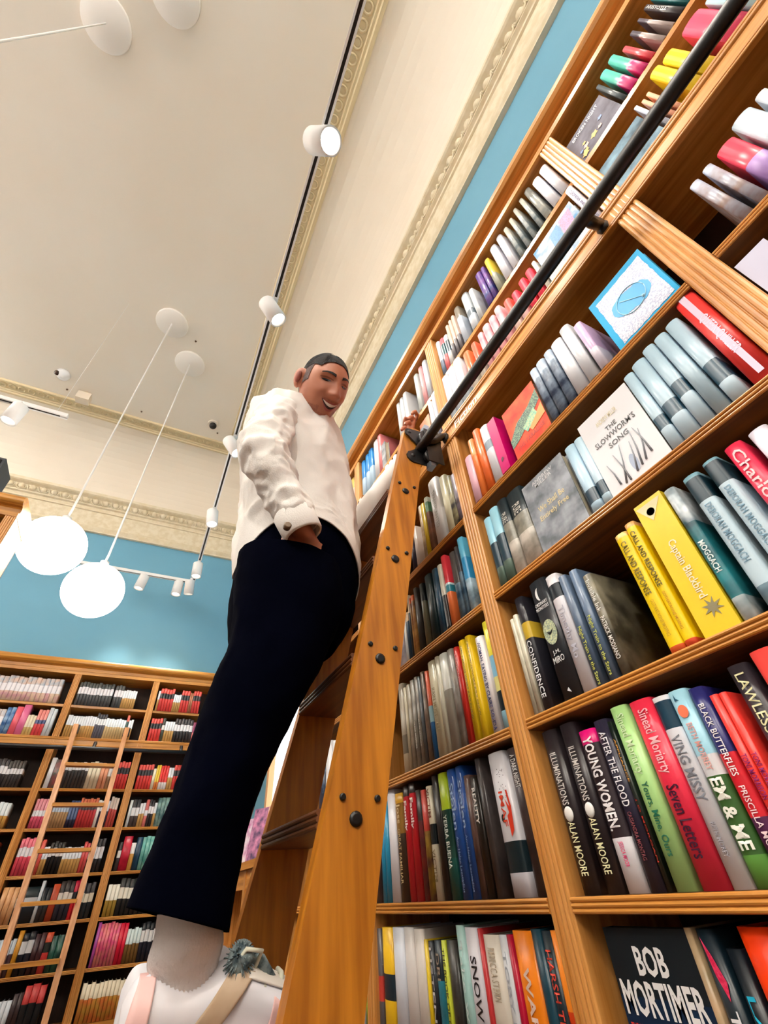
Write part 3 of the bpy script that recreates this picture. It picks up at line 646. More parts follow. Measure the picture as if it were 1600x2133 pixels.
  (0.9644, 0.9901, 0.23, '#dce0e6', 'white spine', 'TOBY LITT:#b4bcc8:.1:.75:.5', ''),
  (0.9509, 0.9638, 0.231, '#b00c34', 'slim crimson spine', '', ''),
  (0.8934, 0.9479, 0.237, '#f08414', 'thick orange book', 'WAR:#f6d8c8:.2:.55:.4', 'side=#e83408 .5,#1c0e14'),
  (0.866, 0.8912, 0.24, '#143c4c', 'deep teal hardback', '', ''),
  (0.839, 0.8631, 0.238, '#14222a', 'dark book with red capitals', 'HARSH TIMES:#d84838:.1:.62:.7', ''),
  (0.8187, 0.8383, 0.239, '#ee8a28 .4,#c83c14', 'orange book', '', ''),
 ]),
 ('bay right of ladder', 'lowest shelf', -0.31, 0.735, [
  (0.5768, 0.7245, 0.244, '#10181e .3,#0c2440', 'black face-out hardback', 'BOB:#f2f2f4:.08:.21:.36:h;MORTIMER:#f2f2f4:.23:.38:.92:h;THE NUMBER ONE BESTSELLING AUTHOR:#c83020:.41:.46:.92:h;Signed First Edition:#d8d8b8:.72:.77:.55:h', 'face;sticker'),
  (0.5651, 0.576, 0.246, '#8a7a58/#b89a78', 'olive and tan spine', '', ''),
  (0.534, 0.5606, 0.245, '#10222c', 'navy spine with red leaf', 'THE OTHER:#e8e8ee:.3:.95:.6', 'leaf'),
  (0.5062, 0.5266, 0.227, '#0c161e', 'black spine with blue capitals', 'LAPVONA:#1cb4dc:.18:.9:.6', ''),
  (0.4582, 0.5021, 0.248, '#f03c08 .3,#0c161e', 'black book, orange top', '', 'star'),
 ]),
 ('far bay past ladder', 'third shelf below rail', 0.256, 0.726, [
  (2.0095, 2.0666, 0.165, '#3a4860', 'slate spine', '', ''),
  (1.9339, 1.9929, 0.241, '#dcdce0 .7,#5a6a70 .85,#dcdce0', 'white spine, grey band', '', ''),
  (1.8779, 1.9184, 0.228, '#dcdce0 .7,#5a6a70 .85,#dcdce0', 'white spine, grey band', '', ''),
 ]),
 ('far bay past ladder', 'lowest shelf', -0.31, 0.726, [
  (1.6471, 1.6852, 0.165, '#5a80b0/#c8d4dc', 'blue photographic spine', '', ''),
  (1.6079, 1.6378, 0.236, '#b4cc3c/#20241c', 'green and black striped spine', '', ''),
 ]),
]

# ================================================================ books
ORD = ['first', 'second', 'third', 'fourth', 'fifth', 'sixth', 'seventh', 'eighth', 'ninth', 'tenth', 'eleventh', 'twelfth', 'thirteenth', 'fourteenth', 'fifteenth',
       'sixteenth', 'seventeenth', 'eighteenth', 'nineteenth', 'twentieth', 'twenty-first', 'twenty-second', 'twenty-third', 'twenty-fourth', 'twenty-fifth', 'twenty-sixth', 'twenty-seventh', 'twenty-eighth', 'twenty-ninth', 'thirtieth', 'thirty-first', 'thirty-second', 'thirty-third']
def segs(spec):
    out = []
    for part in spec.split(','):
        q = part.split()
        out.append((float(q[1]) if len(q) > 1 else 1.0, q[0]))
    return out
def cover_geo(b, t, h, D, sp, sd, flat, mats, x0=0.0, y0=0.0, z0=0.0):
    """U-shaped book case: rounded spine at y=0, two boards running back to y=D. Colours change along the height."""
    w = .0022; bu = 0.0 if flat else min(.0075, t * .24)
    P = [(-t / 2, D), (-t / 2, bu)]
    if not flat:
        for k in range(1, 6):
            a = PI * k / 6; P.append((-t / 2 * math.cos(a), bu * (1 - math.sin(a))))
    P += [(t / 2, bu), (t / 2, D), (t / 2 - w, D), (t / 2 - w, bu + w), (-t / 2 + w, bu + w), (-t / 2 + w, D)]
    n = len(P); nsp = n - 6            # edges: 0 left board, 1..n-6 spine, n-5 right board
    def mi(c):
        m = cmat(c)
        if m not in mats: mats.append(m)
        return mats.index(m)
    cuts = sorted({0.0, 1.0} | {f for f, c in sp} | {f for f, c in sd})
    def col(sg, f):
        for e, c in sg:
            if f < e: return c
        return sg[-1][1]
    lo = -1
    for k in range(len(cuts) - 1):
        f0, f1 = cuts[k], cuts[k + 1]
        za, zb = z0 + h * (1 - f0), z0 + h * (1 - f1)
        cs = mi(col(sp, (f0 + f1) / 2)); cd = mi(col(sd, (f0 + f1) / 2))
        for i in range(n):
            j = (i + 1) % n
            m = cd if (i == 0 or i >= nsp + 1 and i <= nsp + 1) else cs
            (xa, ya), (xb, yb) = P[i], P[j]
            b.face([(x0 + xa, y0 + ya, za), (x0 + xb, y0 + yb, za), (x0 + xb, y0 + yb, zb), (x0 + xa, y0 + ya, zb)], m, not flat and 1 <= i <= nsp)
    top = mi(sp[0][1]); bot = mi(sp[-1][1])
    for z, m in ((z0 + h, top), (z0, bot)):
        # split the U cap into convex pieces: boards and spine
        b.face([(x0 + P[0][0], y0 + P[0][1], z), (x0 + P[1][0], y0 + P[1][1], z), (x0 + P[n - 2][0], y0 + P[n - 2][1], z), (x0 + P[n - 1][0], y0 + P[n - 1][1], z)], m)
        b.face([(x0 + P[n - 6][0], y0 + P[n - 6][1], z), (x0 + P[n - 5][0], y0 + P[n - 5][1], z), (x0 + P[n - 4][0], y0 + P[n - 4][1], z), (x0 + P[n - 3][0], y0 + P[n - 3][1], z)], m)
        b.face([(x0 + P[i][0], y0 + P[i][1], z) for i in range(1, n - 5)] + [(x0 + P[n - 3][0], y0 + P[n - 3][1], z), (x0 + P[n - 2][0], y0 + P[n - 2][1], z)], m)
def flat_shape(name, pts, color, parent, y=-.0007, color2=None, label=None):
    b = MB(); b.face([(x, y, z) for x, z in pts]); 
    return b.build(name, pbr('print ' + color + (color2 or ''), color, color2, rough=.5, scale=260), parent)
def disc(cx, cz, rx, rz, n=20, a0=0, a1=2 * PI):
    return [(cx + rx * math.cos(a0 + (a1 - a0) * k / n), cz + rz * math.sin(a0 + (a1 - a0) * k / n)) for k in range(n)]
def emblem(kind, root, W, h):
    Z = lambda f: h * (1 - f)
    F = lambda pts, c, c2=None, y=-.0007: flat_shape('cover_emblem', pts, c, root, y, c2)
    if kind == 'egg':
        b = MB(); b.ball((0, .0, Z(.555)), (W * .26, .0035, W * .3)); b.build('cover_emblem', pbr('print egg', '#ecebe8', rough=.4), root)
    elif kind == 'sun':
        F(disc(.0, Z(.13), W * .27, W * .3), '#ee7a58')
        F([(-W * .15, Z(.02)), (-W * .10, Z(.05)), (W * .05, Z(.065)), (-W * .1, Z(.06)), (-W * .2, Z(.065))], '#1c5a74')
    elif kind == 'crescent':
        o1 = [(W * (.02 - .2 * math.cos(t)), Z(.13) + W * .3 * math.sin(t)) for t in [-PI / 2 + PI * k / 14 for k in range(15)]]; i1 = [(W * (.03 - .07 * math.cos(t)), Z(.13) + W * .28 * math.sin(t)) for t in [PI / 2 - PI * k / 14 for k in range(1, 14)]]
        F(o1 + i1, '#f0f2f4')
        F(disc(0, Z(.47), W * .36, h * .105, 18), '#d4dcb0', '#8fa090')
        F([(-W * .2, Z(.46)), (0, Z(.475)), (W * .22, Z(.45)), (W * .05, Z(.49)), (-W * .05, Z(.495))], '#14181c', None, -.0012)
        F([(-.004, Z(.93)), (.001, Z(.91)), (.006, Z(.95)), (.001, Z(.94))], '#dcdce2')
    elif kind == 'moon':
        b = MB(); b.face([(W / 2 + .0008, .075 + p, q) for p, q in disc(0, Z(.16), .018, .02)]); b.build('cover_emblem', pbr('print moon', '#e0a020', '#c88414', rough=.4), root)
    elif kind == 'starburst':
        pts = []
        for k in range(16):
            r = W * (.3 if k % 2 else .12); pts.append((W * .1 + r * math.cos(PI * k / 8), Z(.85) + r * math.sin(PI * k / 8)))
        F(pts, '#8a8260'); F(disc(-W * .05, Z(.1), W * .14, W * .14), '#c8ccd8')
        F([(-W * .46, Z(.03)), (W * .44, Z(.03)), (-W * .1, Z(.17))], '#eee4b4')
    elif kind == 'swirl':
        F(disc(0, Z(.8), W * .16, W * .3, 10, 0, PI * 1.4), '#5a0030')
    elif kind == 'stripe':
        F([(-W * .2, Z(.0)), (W * .12, Z(.0)), (W * .16, Z(.95)), (-W * .1, Z(.95))], '#d8c4dc')
    elif kind == 'landscape':
        F([(-W * .5, Z(.62)), (-W * .2, Z(.42)), (W * .2, Z(.34)), (W * .5, Z(.2)), (W * .5, Z(.42)), (W * .1, Z(.6)), (-W * .3, Z(.74)), (-W * .5, Z(.78))], '#2c4a4a', '#7a9a7a')
        F([(-W * .1, Z(.62)), (W * .3, Z(.46)), (W * .34, Z(.6)), (-W * .02, Z(.75))], '#68b49c', '#b8c89a', -.0012)
        F([(W * .05, Z(.72)), (W * .5, Z(.5)), (W * .5, Z(.72)), (W * .1, Z(.8))], '#f09a50', None, -.0011)
    elif kind == 'bluepanel':
        pts = []
        random.seed(3)
        for x0, z0, x1, z1 in ((-.40, .1, .44, .1), (.44, .1, .44, .97), (.44, .97, -.40, .97), (-.40, .97, -.40, .1)):
            for k in range(14):
                s = k / 14; pts.append((W * (x0 + (x1 - x0) * s) + random.uniform(-.0012, .0012), Z(z0 + (z1 - z0) * s) + random.uniform(-.0012, .0012)))
        flat_shape('cover_emblem', pts, '#eceaf4', root, -.0008, '#aab4d2')
        blob = []
        for k in range(40):
            a = 2 * PI * k / 40; r = 1 + .25 * math.cos(2 * a + .5) + random.uniform(-.04, .04)
            blob.append((W * (.02 + .25 * r * math.cos(a)), Z(.53) + h * .22 * r * math.sin(a)))
        F(blob, '#3ea4dc', None, -.0013)
        inner = disc(W * .02, Z(.53), W * .23, h * .2, 24)
        b = MB(); b.tube([(x, -.0016, z) for x, z in inner + inner[:1]], .0009, 5); b.tube([(-W * .12, -.0016, Z(.42)), (W * .16, -.0016, Z(.66))], .0011, 5); b.ball((W * .16, -.0016, Z(.66)), .004, 8, 6)
        b.build('cover_emblem', pbr('print paleblue', '#a8d8f0', rough=.4), root)
    elif kind == 'abstract':
        F([(-W * .1, Z(.12)), (W * .12, Z(.08)), (W * .1, Z(.5)), (-W * .14, Z(.55))], '#2c6ca4', '#4a8cbc')
        F([(W * .16, Z(.08)), (W * .42, Z(.1)), (W * .36, Z(.5)), (W * .1, Z(.6))], '#d87088', '#b890c8')
        F([(-W * .5, Z(.62)), (-W * .2, Z(.55)), (-W * .3, Z(.95)), (-W * .5, Z(.98))], '#8a9498', '#c8ccc8')
    elif kind == 'flowers':
        random.seed(11)
        for k in range(9):
            cx, cz, r = W * random.uniform(-.4, .36), Z(random.uniform(.5, .88)), W * random.uniform(.05, .1)
            F([(cx + r * (1 if q % 2 else .6) * math.cos(PI * q / 5), cz + r * (1 if q % 2 else .6) * math.sin(PI * q / 5)) for q in range(10)], ['#e8c850', '#d8a848', '#e0b0a0', '#5878b0'][k % 4], None, -.0007 - .0002 * k)
    elif kind == 'sticker':
        b = MB(); b.face([(W * p, -.001, Z(q)) for p, q in ((-.12, .68), (-.03, .62), (.06, .66), (.04, .76), (-.05, .8), (-.1, .76))]); o = b.build('cover_emblem', pbr('print sticker', '#e4dcae', rough=.4), root)
        lettering('Topping', '#e4dcb0', lambda s, t: (W * (-.15 + .2 * s), -.0011, Z(.6) + h * .04 * t), root)
        lettering('Company', '#e4dcb0', lambda s, t: (W * (-.1 + .2 * s), -.0011, Z(.88) + h * .04 * t), root)
    elif kind == 'hand':
        F([(W * .2, Z(.62)), (W * .4, Z(.58)), (W * .48, Z(.42)), (W * .4, Z(.3)), (W * .3, Z(.3)), (W * .38, Z(.42)), (W * .18, Z(.36)), (W * .3, Z(.46)), (W * .16, Z(.48))], '#e83c1c')
        F(disc(-W * .12, Z(.49), W * .09, W * .13), '#141414')
        random.seed(5)
        for k in range(26):
            cx, cz = W * random.uniform(.0, .42), Z(random.uniform(.12, .36)); r = .0012
            F([(cx - r, cz), (cx, cz - r), (cx + r, cz), (cx, cz + r)], '#1a1a1c')
    elif kind == 'jewel':
        F(disc(W * .1, Z(.76), W * .24, h * .1), '#c8b070', '#8a7040'); F(disc(W * .1, Z(.76), W * .15, h * .07), '#28286a', '#5a5aa8', -.0012)
    elif kind == 'leaf':
        F([(-W * .28, Z(.03)), (W * .0, Z(.1)), (W * .3, Z(.2)), (W * .12, Z(.27)), (-W * .14, Z(.18))], '#d00c48', '#e8406a')
    elif kind == 'star':
        F([(W * (.1 + (.16 if k % 2 else .06) * math.cos(PI * k / 5)), Z(.18) + W * (.24 if k % 2 else .08) * math.sin(PI * k / 5)) for k in range(10)], '#7a4a9a')
    elif kind == 'trees':
        b = MB()
        for x0, x1, f0, f1 in ((-.22, -.05, .95, .55), (-.14, -.2, .95, .6), (.1, .18, .9, .5), (.18, .3, .88, .55), (.0, .1, .92, .6), (-.3, -.36, .92, .65), (.3, .24, .85, .5)):
            b.tube([(W * x0, -.0008, Z(f0)), (W * (x0 + x1) / 2 + .002, -.0008, Z((f0 + f1) / 2)), (W * x1, -.0008, Z(f1))], [.0022, .0015, .0007], 5)
        b.build('cover_emblem', pbr('print ink', '#8c9098', rough=.6), root)
        F(disc(W * .02, Z(.82), W * .06, h * .1), '#a8b4cc')
BOOKS = 0
def make_book(W, h, D, spec, side, opts, texts, detail=True, name='book'):
    """origin at the foot of the spine centre; spine faces -Y, +X is the reader's right"""
    face = 'face' in opts; flat = face or 'flat' in opts
    mats = []; b = MB()
    if face:
        T = .024; sp = segs(spec); n = len(b.v); w = .0022
        # front board carries the picture; spine on the reader's left; back board behind
        prev = 0.0
        for e, c in sp:
            m = cmat(c, True)
            if m not in mats: mats.append(m)
            k = mats.index(m); za, zb = h * (1 - prev), h * (1 - e)
            b.box(-W / 2, W / 2, 0, w, zb, za, k); b.box(-W / 2, -W / 2 + w, w, T - w, zb, za, k); b.box(-W / 2, W / 2, T - w, T, zb, za, k); prev = e
        root = b.build(name, mats)
        p = MB(); p.box(-W / 2 + w + .0005, W / 2 - .004, w + .0004, T - w - .0004, .003, h - .003); p.build('pages', PAGES, root)
    else:
        sp = segs(spec); sd = segs(side) if side else sp
        cover_geo(b, W, h, D, sp, sd, flat, mats)
        root = b.build(name, mats)
        if detail:
            p = MB(); p.box(-W / 2 + .0026, W / 2 - .0026, .012 if not flat else .003, D - .004, .003, h - .003); p.build('pages', PAGES, root)
    for tx in [q for q in texts.split(';') if q]:
        f = tx.split(':'); a, e = float(f[2]), float(f[3]); size = float(f[4]) if len(f) > 4 else .5
        if len(f) > 5:      # horizontal line
            wd = W * size; z0, z1 = h * (1 - e), h * (1 - a)
            lettering(f[0], f[1], lambda s, t: (-wd / 2 + wd * s, -.0009 - (0 if flat else 0), z0 + (z1 - z0) * t), root)
        else:               # runs down the spine
            ht = W * size * .8
            bu = 0.0 if flat else min(.0075, W * .24)
            def fn(s, t):
                x = -ht / 2 + ht * t
                c = min(1, abs(2 * x / W)); y = bu * (1 - math.sqrt(max(0, 1 - c * c)))
                return (x, y - .0011, h * (1 - a) - h * (e - a) * s)
            lettering(f[0], f[1], fn, root)
    for q in opts.split(';'):
        q = q.strip()
        if q and q not in ('face', 'flat') and not q.startswith('side='): emblem(q, root, W, h)
    return root
for bay, shelf, z, xs, items in BOOK_ROWS:
    for i, (y0, y1, h, spec, desc, texts, opts) in enumerate(items):
        side = None
        for q in opts.split(';'):
            if q.startswith('side='): side = q[5:]
        root = make_book(y1 - y0, h, .155 if 'face' not in opts else .03, spec, side, opts, texts)
        root.location = (xs + (.004 if 'face' in opts else 0), (y0 + y1) / 2, z + .0004); root.rotation_euler = (0, 0, -PI / 2)
        place = '%s from left on %s, %s' % (ORD[i], shelf, bay)
        lab = '%s, %s' % (desc, place)
        if len(lab.replace(',', '').split()) > 16: lab = '%s, %s from left, %s, %s' % (desc, ORD[i], shelf, bay)
        tag(root, lab, 'book', 'books on %s of the %s' % (shelf, bay))
        BOOKS += 1
# ---- the far case: run-length colour lists per shelf and bay; n, spec, width, height
P_ = '#d8b8a8/#a8b8c8 .3,#eceaf0 .62,#d8c0a0/#c8909c'
DK = '#4a4c4c .22,#eceaf0 .52,#46484a'; DB = '#3a3436 .25,#ecebf0 .52,#2c282a'; TN = '#e4e8ee .45,#c89c5a'; RB_ = '#d85048 .22,#2c2c30 .45,#d8403c'
WT = '#e4ecf2 .4,#d0b888'
FAR = {
 ('MS', 0): [(16, P_, .0375, .215)],
 ('MS', 1): [(11, DK, .028, .215), (1, None, .014, 0), (3, DK, .028, .21), (6, TN, .021, .17)],
 ('MS', 2): [(1, TN, .018, .19), (5, RB_, .027, .22), (4, TN, .018, .17), (3, RB_, .027, .215), (2, '#a86a4c', .018, .2), (3, RB_, .026, .22)],
 ('FR', 0): [(7, P_, .036, .2), (2, '#2a5a94/#88a8c8', .032, .22), (1, '#d85868', .05, .235), (1, '#d86a94', .06, .25), (3, '#e4d8c0 .6,#c8a868', .022, .17), (3, '#e08a84 .4,#3a4a7a .55,#d8484c', .026, .22), (2, '#ccd4dc', .032, .24)],
 ('FR', 1): [(12, TN, .0205, .19), (4, '#3a3a42 .2,#e8ecf0 .45,#5a5a66', .022, .22), (8, WT, .021, .18), (1, '#d06050 .25,#2a4a44 .6,#c84a3c', .026, .22), (2, TN, .02, .18)],
 ('FR', 2): [(4, RB_, .026, .21), (1, '#3c3c38 .3,#e8e8e8 .5,#3c4438', .028, .22), (4, TN, .022, .19), (6, DB, .03, .22), (3, '#8a3a5c .5,#d87a7c', .02, .2)],
 ('L1', 0): [(1, '#d85a4c', .03, .2), (14, DB, .029, .21), (5, '#4a4440 .3,#e4e2e6 .5,#3c3634', .024, .2)],
 ('L1', 1): [(1, '#e8e8ec', .035, .24), (1, '#4a5a50/#8a4a4c', .06, .22), (8, '#e4e6ea .3,#3a3838', .026, .2), (3, '#e4dcc4', .032, .21), (2, '#e09c78', .034, .2), (2, '#e8e0dc .5,#a8805c', .026, .2), (5, RB_, .024, .22)],
 ('L1', 2): [(5, RB_, .026, .2), (1, '#e4dcc0', .026, .17), (2, '#e8c43c .7,#d87838', .02, .2), (3, '#d8302c .7,#e4e0e0', .024, .2), (2, TN, .024, .18), (6, RB_, .028, .21)],
 ('L2', 0): [(20, '#e4ecf0 .5,#c8964a', .028, .18)],
 ('L2', 1): [(5, '#d88a94 .4,#e8e8ec .6,#d0506a', .024, .21), (7, '#b4c4d4 .35,#b89468', .021, .17), (3, '#4a5c84 .7,#20203a', .024, .2), (6, '#d87858 .3,#4a4a52 .4,#c83c40', .023, .21), (1, '#ece4dc', .024, .2), (3, '#dcdce0 .4,#30243a', .024, .2), (3, '#e4d4c8 .4,#c85048', .022, .22)],
 ('L2', 2): [(1, '#d8e0e0', .022, .2), (2, '#38383c .3,#e8ecf0 .6,#4a403c', .032, .21), (2, TN, .024, .18), (1, '#c86460 .4,#ecebf0 .6,#d87870', .03, .21), (2, DB, .024, .2), (1, TN, .024, .18), (9, '#28545a/#88a8a0', .034, .22)],
 ('L3', 0): [(20, '#d86838/#a83c28', .03, .22)],
 ('L3', 1): [(4, '#d86878 .25,#e8e4e8 .5,#d8485c', .027, .24), (3, '#d8584c', .024, .22), (2, TN, .02, .18), (4, '#282420 .2,#f0ecec .45,#141418', .026, .21), (6, TN, .022, .17), (2, '#c84a48', .024, .2), (4, '#383436 .25,#f0eef0 .6,#282628', .028, .22)],
 ('L3', 2): [(1, '#2a2624 .3,#e8e4dc .55,#3c3434', .03, .2), (1, '#c81c38/#a8102c', .07, .24), (1, '#e8e4e0 .4,#d09848', .036, .19), (1, '#143c54', .045, .23), (8, '#48968c/#8ac0b4', .03, .23)],
 ('L4', 0): [(18, '#4a3430/#8a5c40', .03, .2)],
 ('L4', 1): [(3, '#d8a878/#c88c58', .034, .22), (1, '#10242a .3,#e0e4e8 .55,#10202a', .13, .21), (1, '#dce4ec', .022, .24), (2, '#1c2228 .6,#2c2828', .03, .2), (1, '#c8502c .5,#a83c20', .05, .22), (3, '#38302c .3,#f0e8dc .55,#2c2c38', .032, .24), (2, '#b81838 .3,#141418 .55,#d82830', .026, .24), (3, '#343234 .3,#ece4cc .55,#242c30', .032, .22)],
 ('L4', 2): [(3, '#f0ecdc .5,#a88838', .028, .2), (6, '#343432 .25,#f0ecdc .55,#242424', .036, .23), (8, '#2c2c2a', .03, .22)],
 ('L5', 0): [(18, '#e0e8f0', .03, .18)],
 ('L5', 1): [(2, '#4a2424', .03, .23), (6, '#d0dce8 .4,#584048', .024, .2), (1, '#d8982c', .034, .25), (2, '#181c24 .2,#e8ecf0 .5,#181c28', .04, .23), (2, '#3c2024', .035, .22), (1, '#d0502c .25,#16201c .5,#c83834', .042, .22), (3, '#143830/#285a48', .04, .2)],
 ('L5', 2): [(1, '#a84a9c', .024, .25), (6, '#d8487c/#e08a7c', .024, .245), (2, '#d81c3c', .03, .24), (4, '#d8e8e8 .45,#7c5c30', .026, .2), (4, '#24262a .2,#eceef0 .5,#242430', .03, .23), (3, RB_, .03, .24)],
 ('L6', 1): [(10, '#e4ecf4', .03, .17), (2, '#3c2c2c', .03, .2), (3, '#d0403c .4,#1c2024', .045, .23)],
 ('L6', 2): [(14, '#f0e4c8 .4,#d8783c/#c89840', .028, .2)],
}
FAR_BAYS = [(-1.383, -.716), (-.653, -.002), (.062, .718)]
BAYN = ['left bay', 'middle bay', 'bay by trousers']
SHN = {'MS': 'top shelf', 'FR': 'shelf above rail', 'L1': 'first shelf under rail'}
stuff = MB(); smats = []
def cname(spec):
    return {P_: 'pastel book, white label', DK: 'charcoal book, white label', TN: 'tan book, white label', RB_: 'red and black book', DB: 'black book, white label', WT: 'cream book, white label'}.get(spec, 'bright spined book')
for (zk, bi), runs in FAR.items():
    a0, a1 = FAR_BAYS[bi]; x = a0 + .012; k = 0
    z = -.594 if zk == 'L6' else ZT[zk]
    single = (zk == 'MS' and bi in (1, 2)) or (zk == 'FR' and bi == 1)
    for n, spec, wd, hh in runs:
        for q in range(n):
            if spec is None: x += wd; continue
            w2 = wd * random.uniform(.9, 1.08); h2 = hh * random.uniform(.97, 1.03)
            if x + w2 > a1 - .004: break
            if single:
                root = make_book(w2 - .001, h2, .14, spec, None, '', '', True)
                root.location = (x + w2 / 2, YB + .004, z + .0004)
                tag(root, '%s, %s on %s, %s, end wall bookcase' % (cname(spec), ORD[k], SHN[zk], BAYN[bi]), 'book', 'books on the %s of the end wall bookcase, %s' % (SHN[zk], BAYN[bi])); BOOKS += 1
            else:
                cover_geo(stuff, w2 - .001, h2, .14, segs(spec), segs(spec), False, smats, x + w2 / 2, YB + .004, z + .0004)
            x += w2; k += 1
so = stuff.build('shelved_books', smats)
tag(so, 'rows of small distant books filling lower shelves of the end wall bookcase', 'books', None, 'stuff')
# books on the cut off case at the left edge
for i, (x, w2, hh, spec, desc) in enumerate([(-1.30, .03, .2, '#8a3a4c/#c8a8b0', 'plum spined book'), (-1.262, .034, .185, '#94a890', 'sage green book'), (-1.222, .02, .205, '#d0a898', 'tall slim buff book'), (-1.192, .03, .19, '#e8e6e4', 'white book'), (-1.155, .036, .19, '#d87c80', 'salmon pink book'), (-1.113, .03, .2, '#a88a60', 'khaki book'), (-1.077, .03, .2, '#d89c68', 'light orange book')]):
    root = make_book(w2, hh, .14, spec, None, '', ''); root.location = (x + w2 / 2, 2.746, ZT['MS'] + .0004)
    tag(root, '%s on top shelf of the cut off bookcase beside the globe' % desc, 'book', 'books on the cut off bookcase, top shelf'); BOOKS += 1
for i, (x, w2, hh, spec, desc) in enumerate([(-1.17, .04, .2, '#d84a50', 'crimson book'), (-1.125, .03, .19, '#e0b890', 'peach book'), (-1.09, .03, .18, '#d8a070', 'orange tan book')]):
    root = make_book(w2, hh, .14, spec, None, '', ''); root.location = (x + w2 / 2, 2.746, ZT['FR'] + .0004)
    tag(root, '%s on shelf above rail of the cut off bookcase' % desc, 'book', 'books on the cut off bookcase, lower shelf'); BOOKS += 1
# display books on the counter by the window
for yy, xx, w2, hh, spec, desc in ((2.72, .80, .19, .27, '#d84a68/#e8d8c8', 'pink patterned cover'), (2.98, .79, .18, .25, '#e8e0d8/#d86a48', 'cream and orange lettered cover'), (3.25, .78, .2, .27, '#4a4060/#d890b8', 'purple illustrated cover'), (3.55, .8, .2, .25, '#e4e0e8/#b870a8', 'white and lilac cover')):
    root = make_book(w2, hh, .03, spec, None, 'face', ''); root.location = (xx, yy, .171); root.rotation_euler = (-.16, 0, -PI / 2 + .5)
    tag(root, 'display book with %s on the counter by the window' % desc, 'book', 'display books on the window counter'); BOOKS += 1

# ================================================================ ladders
def lerp(a, b, t): return a + (b - a) * t
def make_ladder(label, near, zb, zt, gap, treads, hooks=True, hand=1):
    """near(z) -> (x_left, x_right, y) of the near stile's outer face; the far stile stands gap further along y"""
    root = empty('library_ladder'); tag(root, label, 'ladder')
    th = .028
    for k in (0, 1):
        b = MB(); n = 14
        poly = []
        zs = [lerp(zb, zt - .03, i / n) for i in range(n + 1)]
        y0 = lambda z: near(z)[2] + (0 if k == 0 else gap - th)
        L = [(near(z)[0], z) for z in zs]; R = [(near(z)[1], z) for z in zs]
        cx, w = (near(zt)[0] + near(zt)[1]) / 2, (near(zt)[1] - near(zt)[0]) / 2
        top = [(cx + w * math.cos(t), zt - .035 + .035 * math.sin(t)) for t in [PI * j / 8 for j in range(1, 8)]]
        # side faces as strips, then rim
        ring2 = R + top + L[::-1]
        A = [(x, y0(z), z) for x, z in ring2]; B = [(x, y0(z) + th, z) for x, z in ring2]
        b.grid([A, B], 0, False, True)
        for i in range(n):
            for yy, flip in ((0, 0), (th, 1)):
                q = [(L[i][0], y0(L[i][1]) + yy, L[i][1]), (R[i][0], y0(R[i][1]) + yy, R[i][1]), (R[i + 1][0], y0(R[i + 1][1]) + yy, R[i + 1][1]), (L[i + 1][0], y0(L[i + 1][1]) + yy, L[i + 1][1])]
                b.face(q)
        for yy in (0, th):
            cap = [R[-1]] + top + [L[-1]]
            b.face([(x, y0(z) + yy, z) for x, z in cap])
        st = b.build('stile', LADDER, root)
        for tz in treads:
            for dz, fx, r, nm in ((-.018, .5, .011, 'bolt'), (.012, .22, .0055, 'screw'), (.010, .82, .0055, 'screw')):
                z = tz + dz; xl, xr, yy = near(z)
                if k == 1: yy += gap
                x = lerp(xl, xr, fx); s = -1 if k == 0 else 1
                bb = MB(); bb.tube([(x, yy - s * .004, z), (x, yy + s * .003, z), (x, yy + s * .005, z)], [r, r, r * .6], 12)
                bb.build(nm, BLACK, st)
    for tz in treads:
        b = MB(); xl, xr, yy = near(tz)
        d = xr - xl
        poly = [(xl + .004, tz - .028)] + [(xl - .004 - o, z) for z, o in reed(tz - .028, tz, 3, .0045)] + [(xl + .004, tz), (xr - .004, tz), (xr - .004, tz - .028)]
        b.prism(poly, yy + th, yy + gap - th, lambda x, z, y: (x, y, z)); b.build('tread', LADDER_Y, root)
    return root
def near_main(z):
    return (.236 + .253 * (z + .114), .343 + .230 * (z + .124), .775 + .053 * (z + .12))
TREADS = [-1.26 + .275 * k for k in range(0, 0)] + [-.985, -.71, -.435, -.16, .107, .382, .655, .925]
lad = make_ladder('large oak rolling ladder that the person climbs, leaning on the near rail', near_main, FLOOR + .03, 1.262, .40, TREADS)
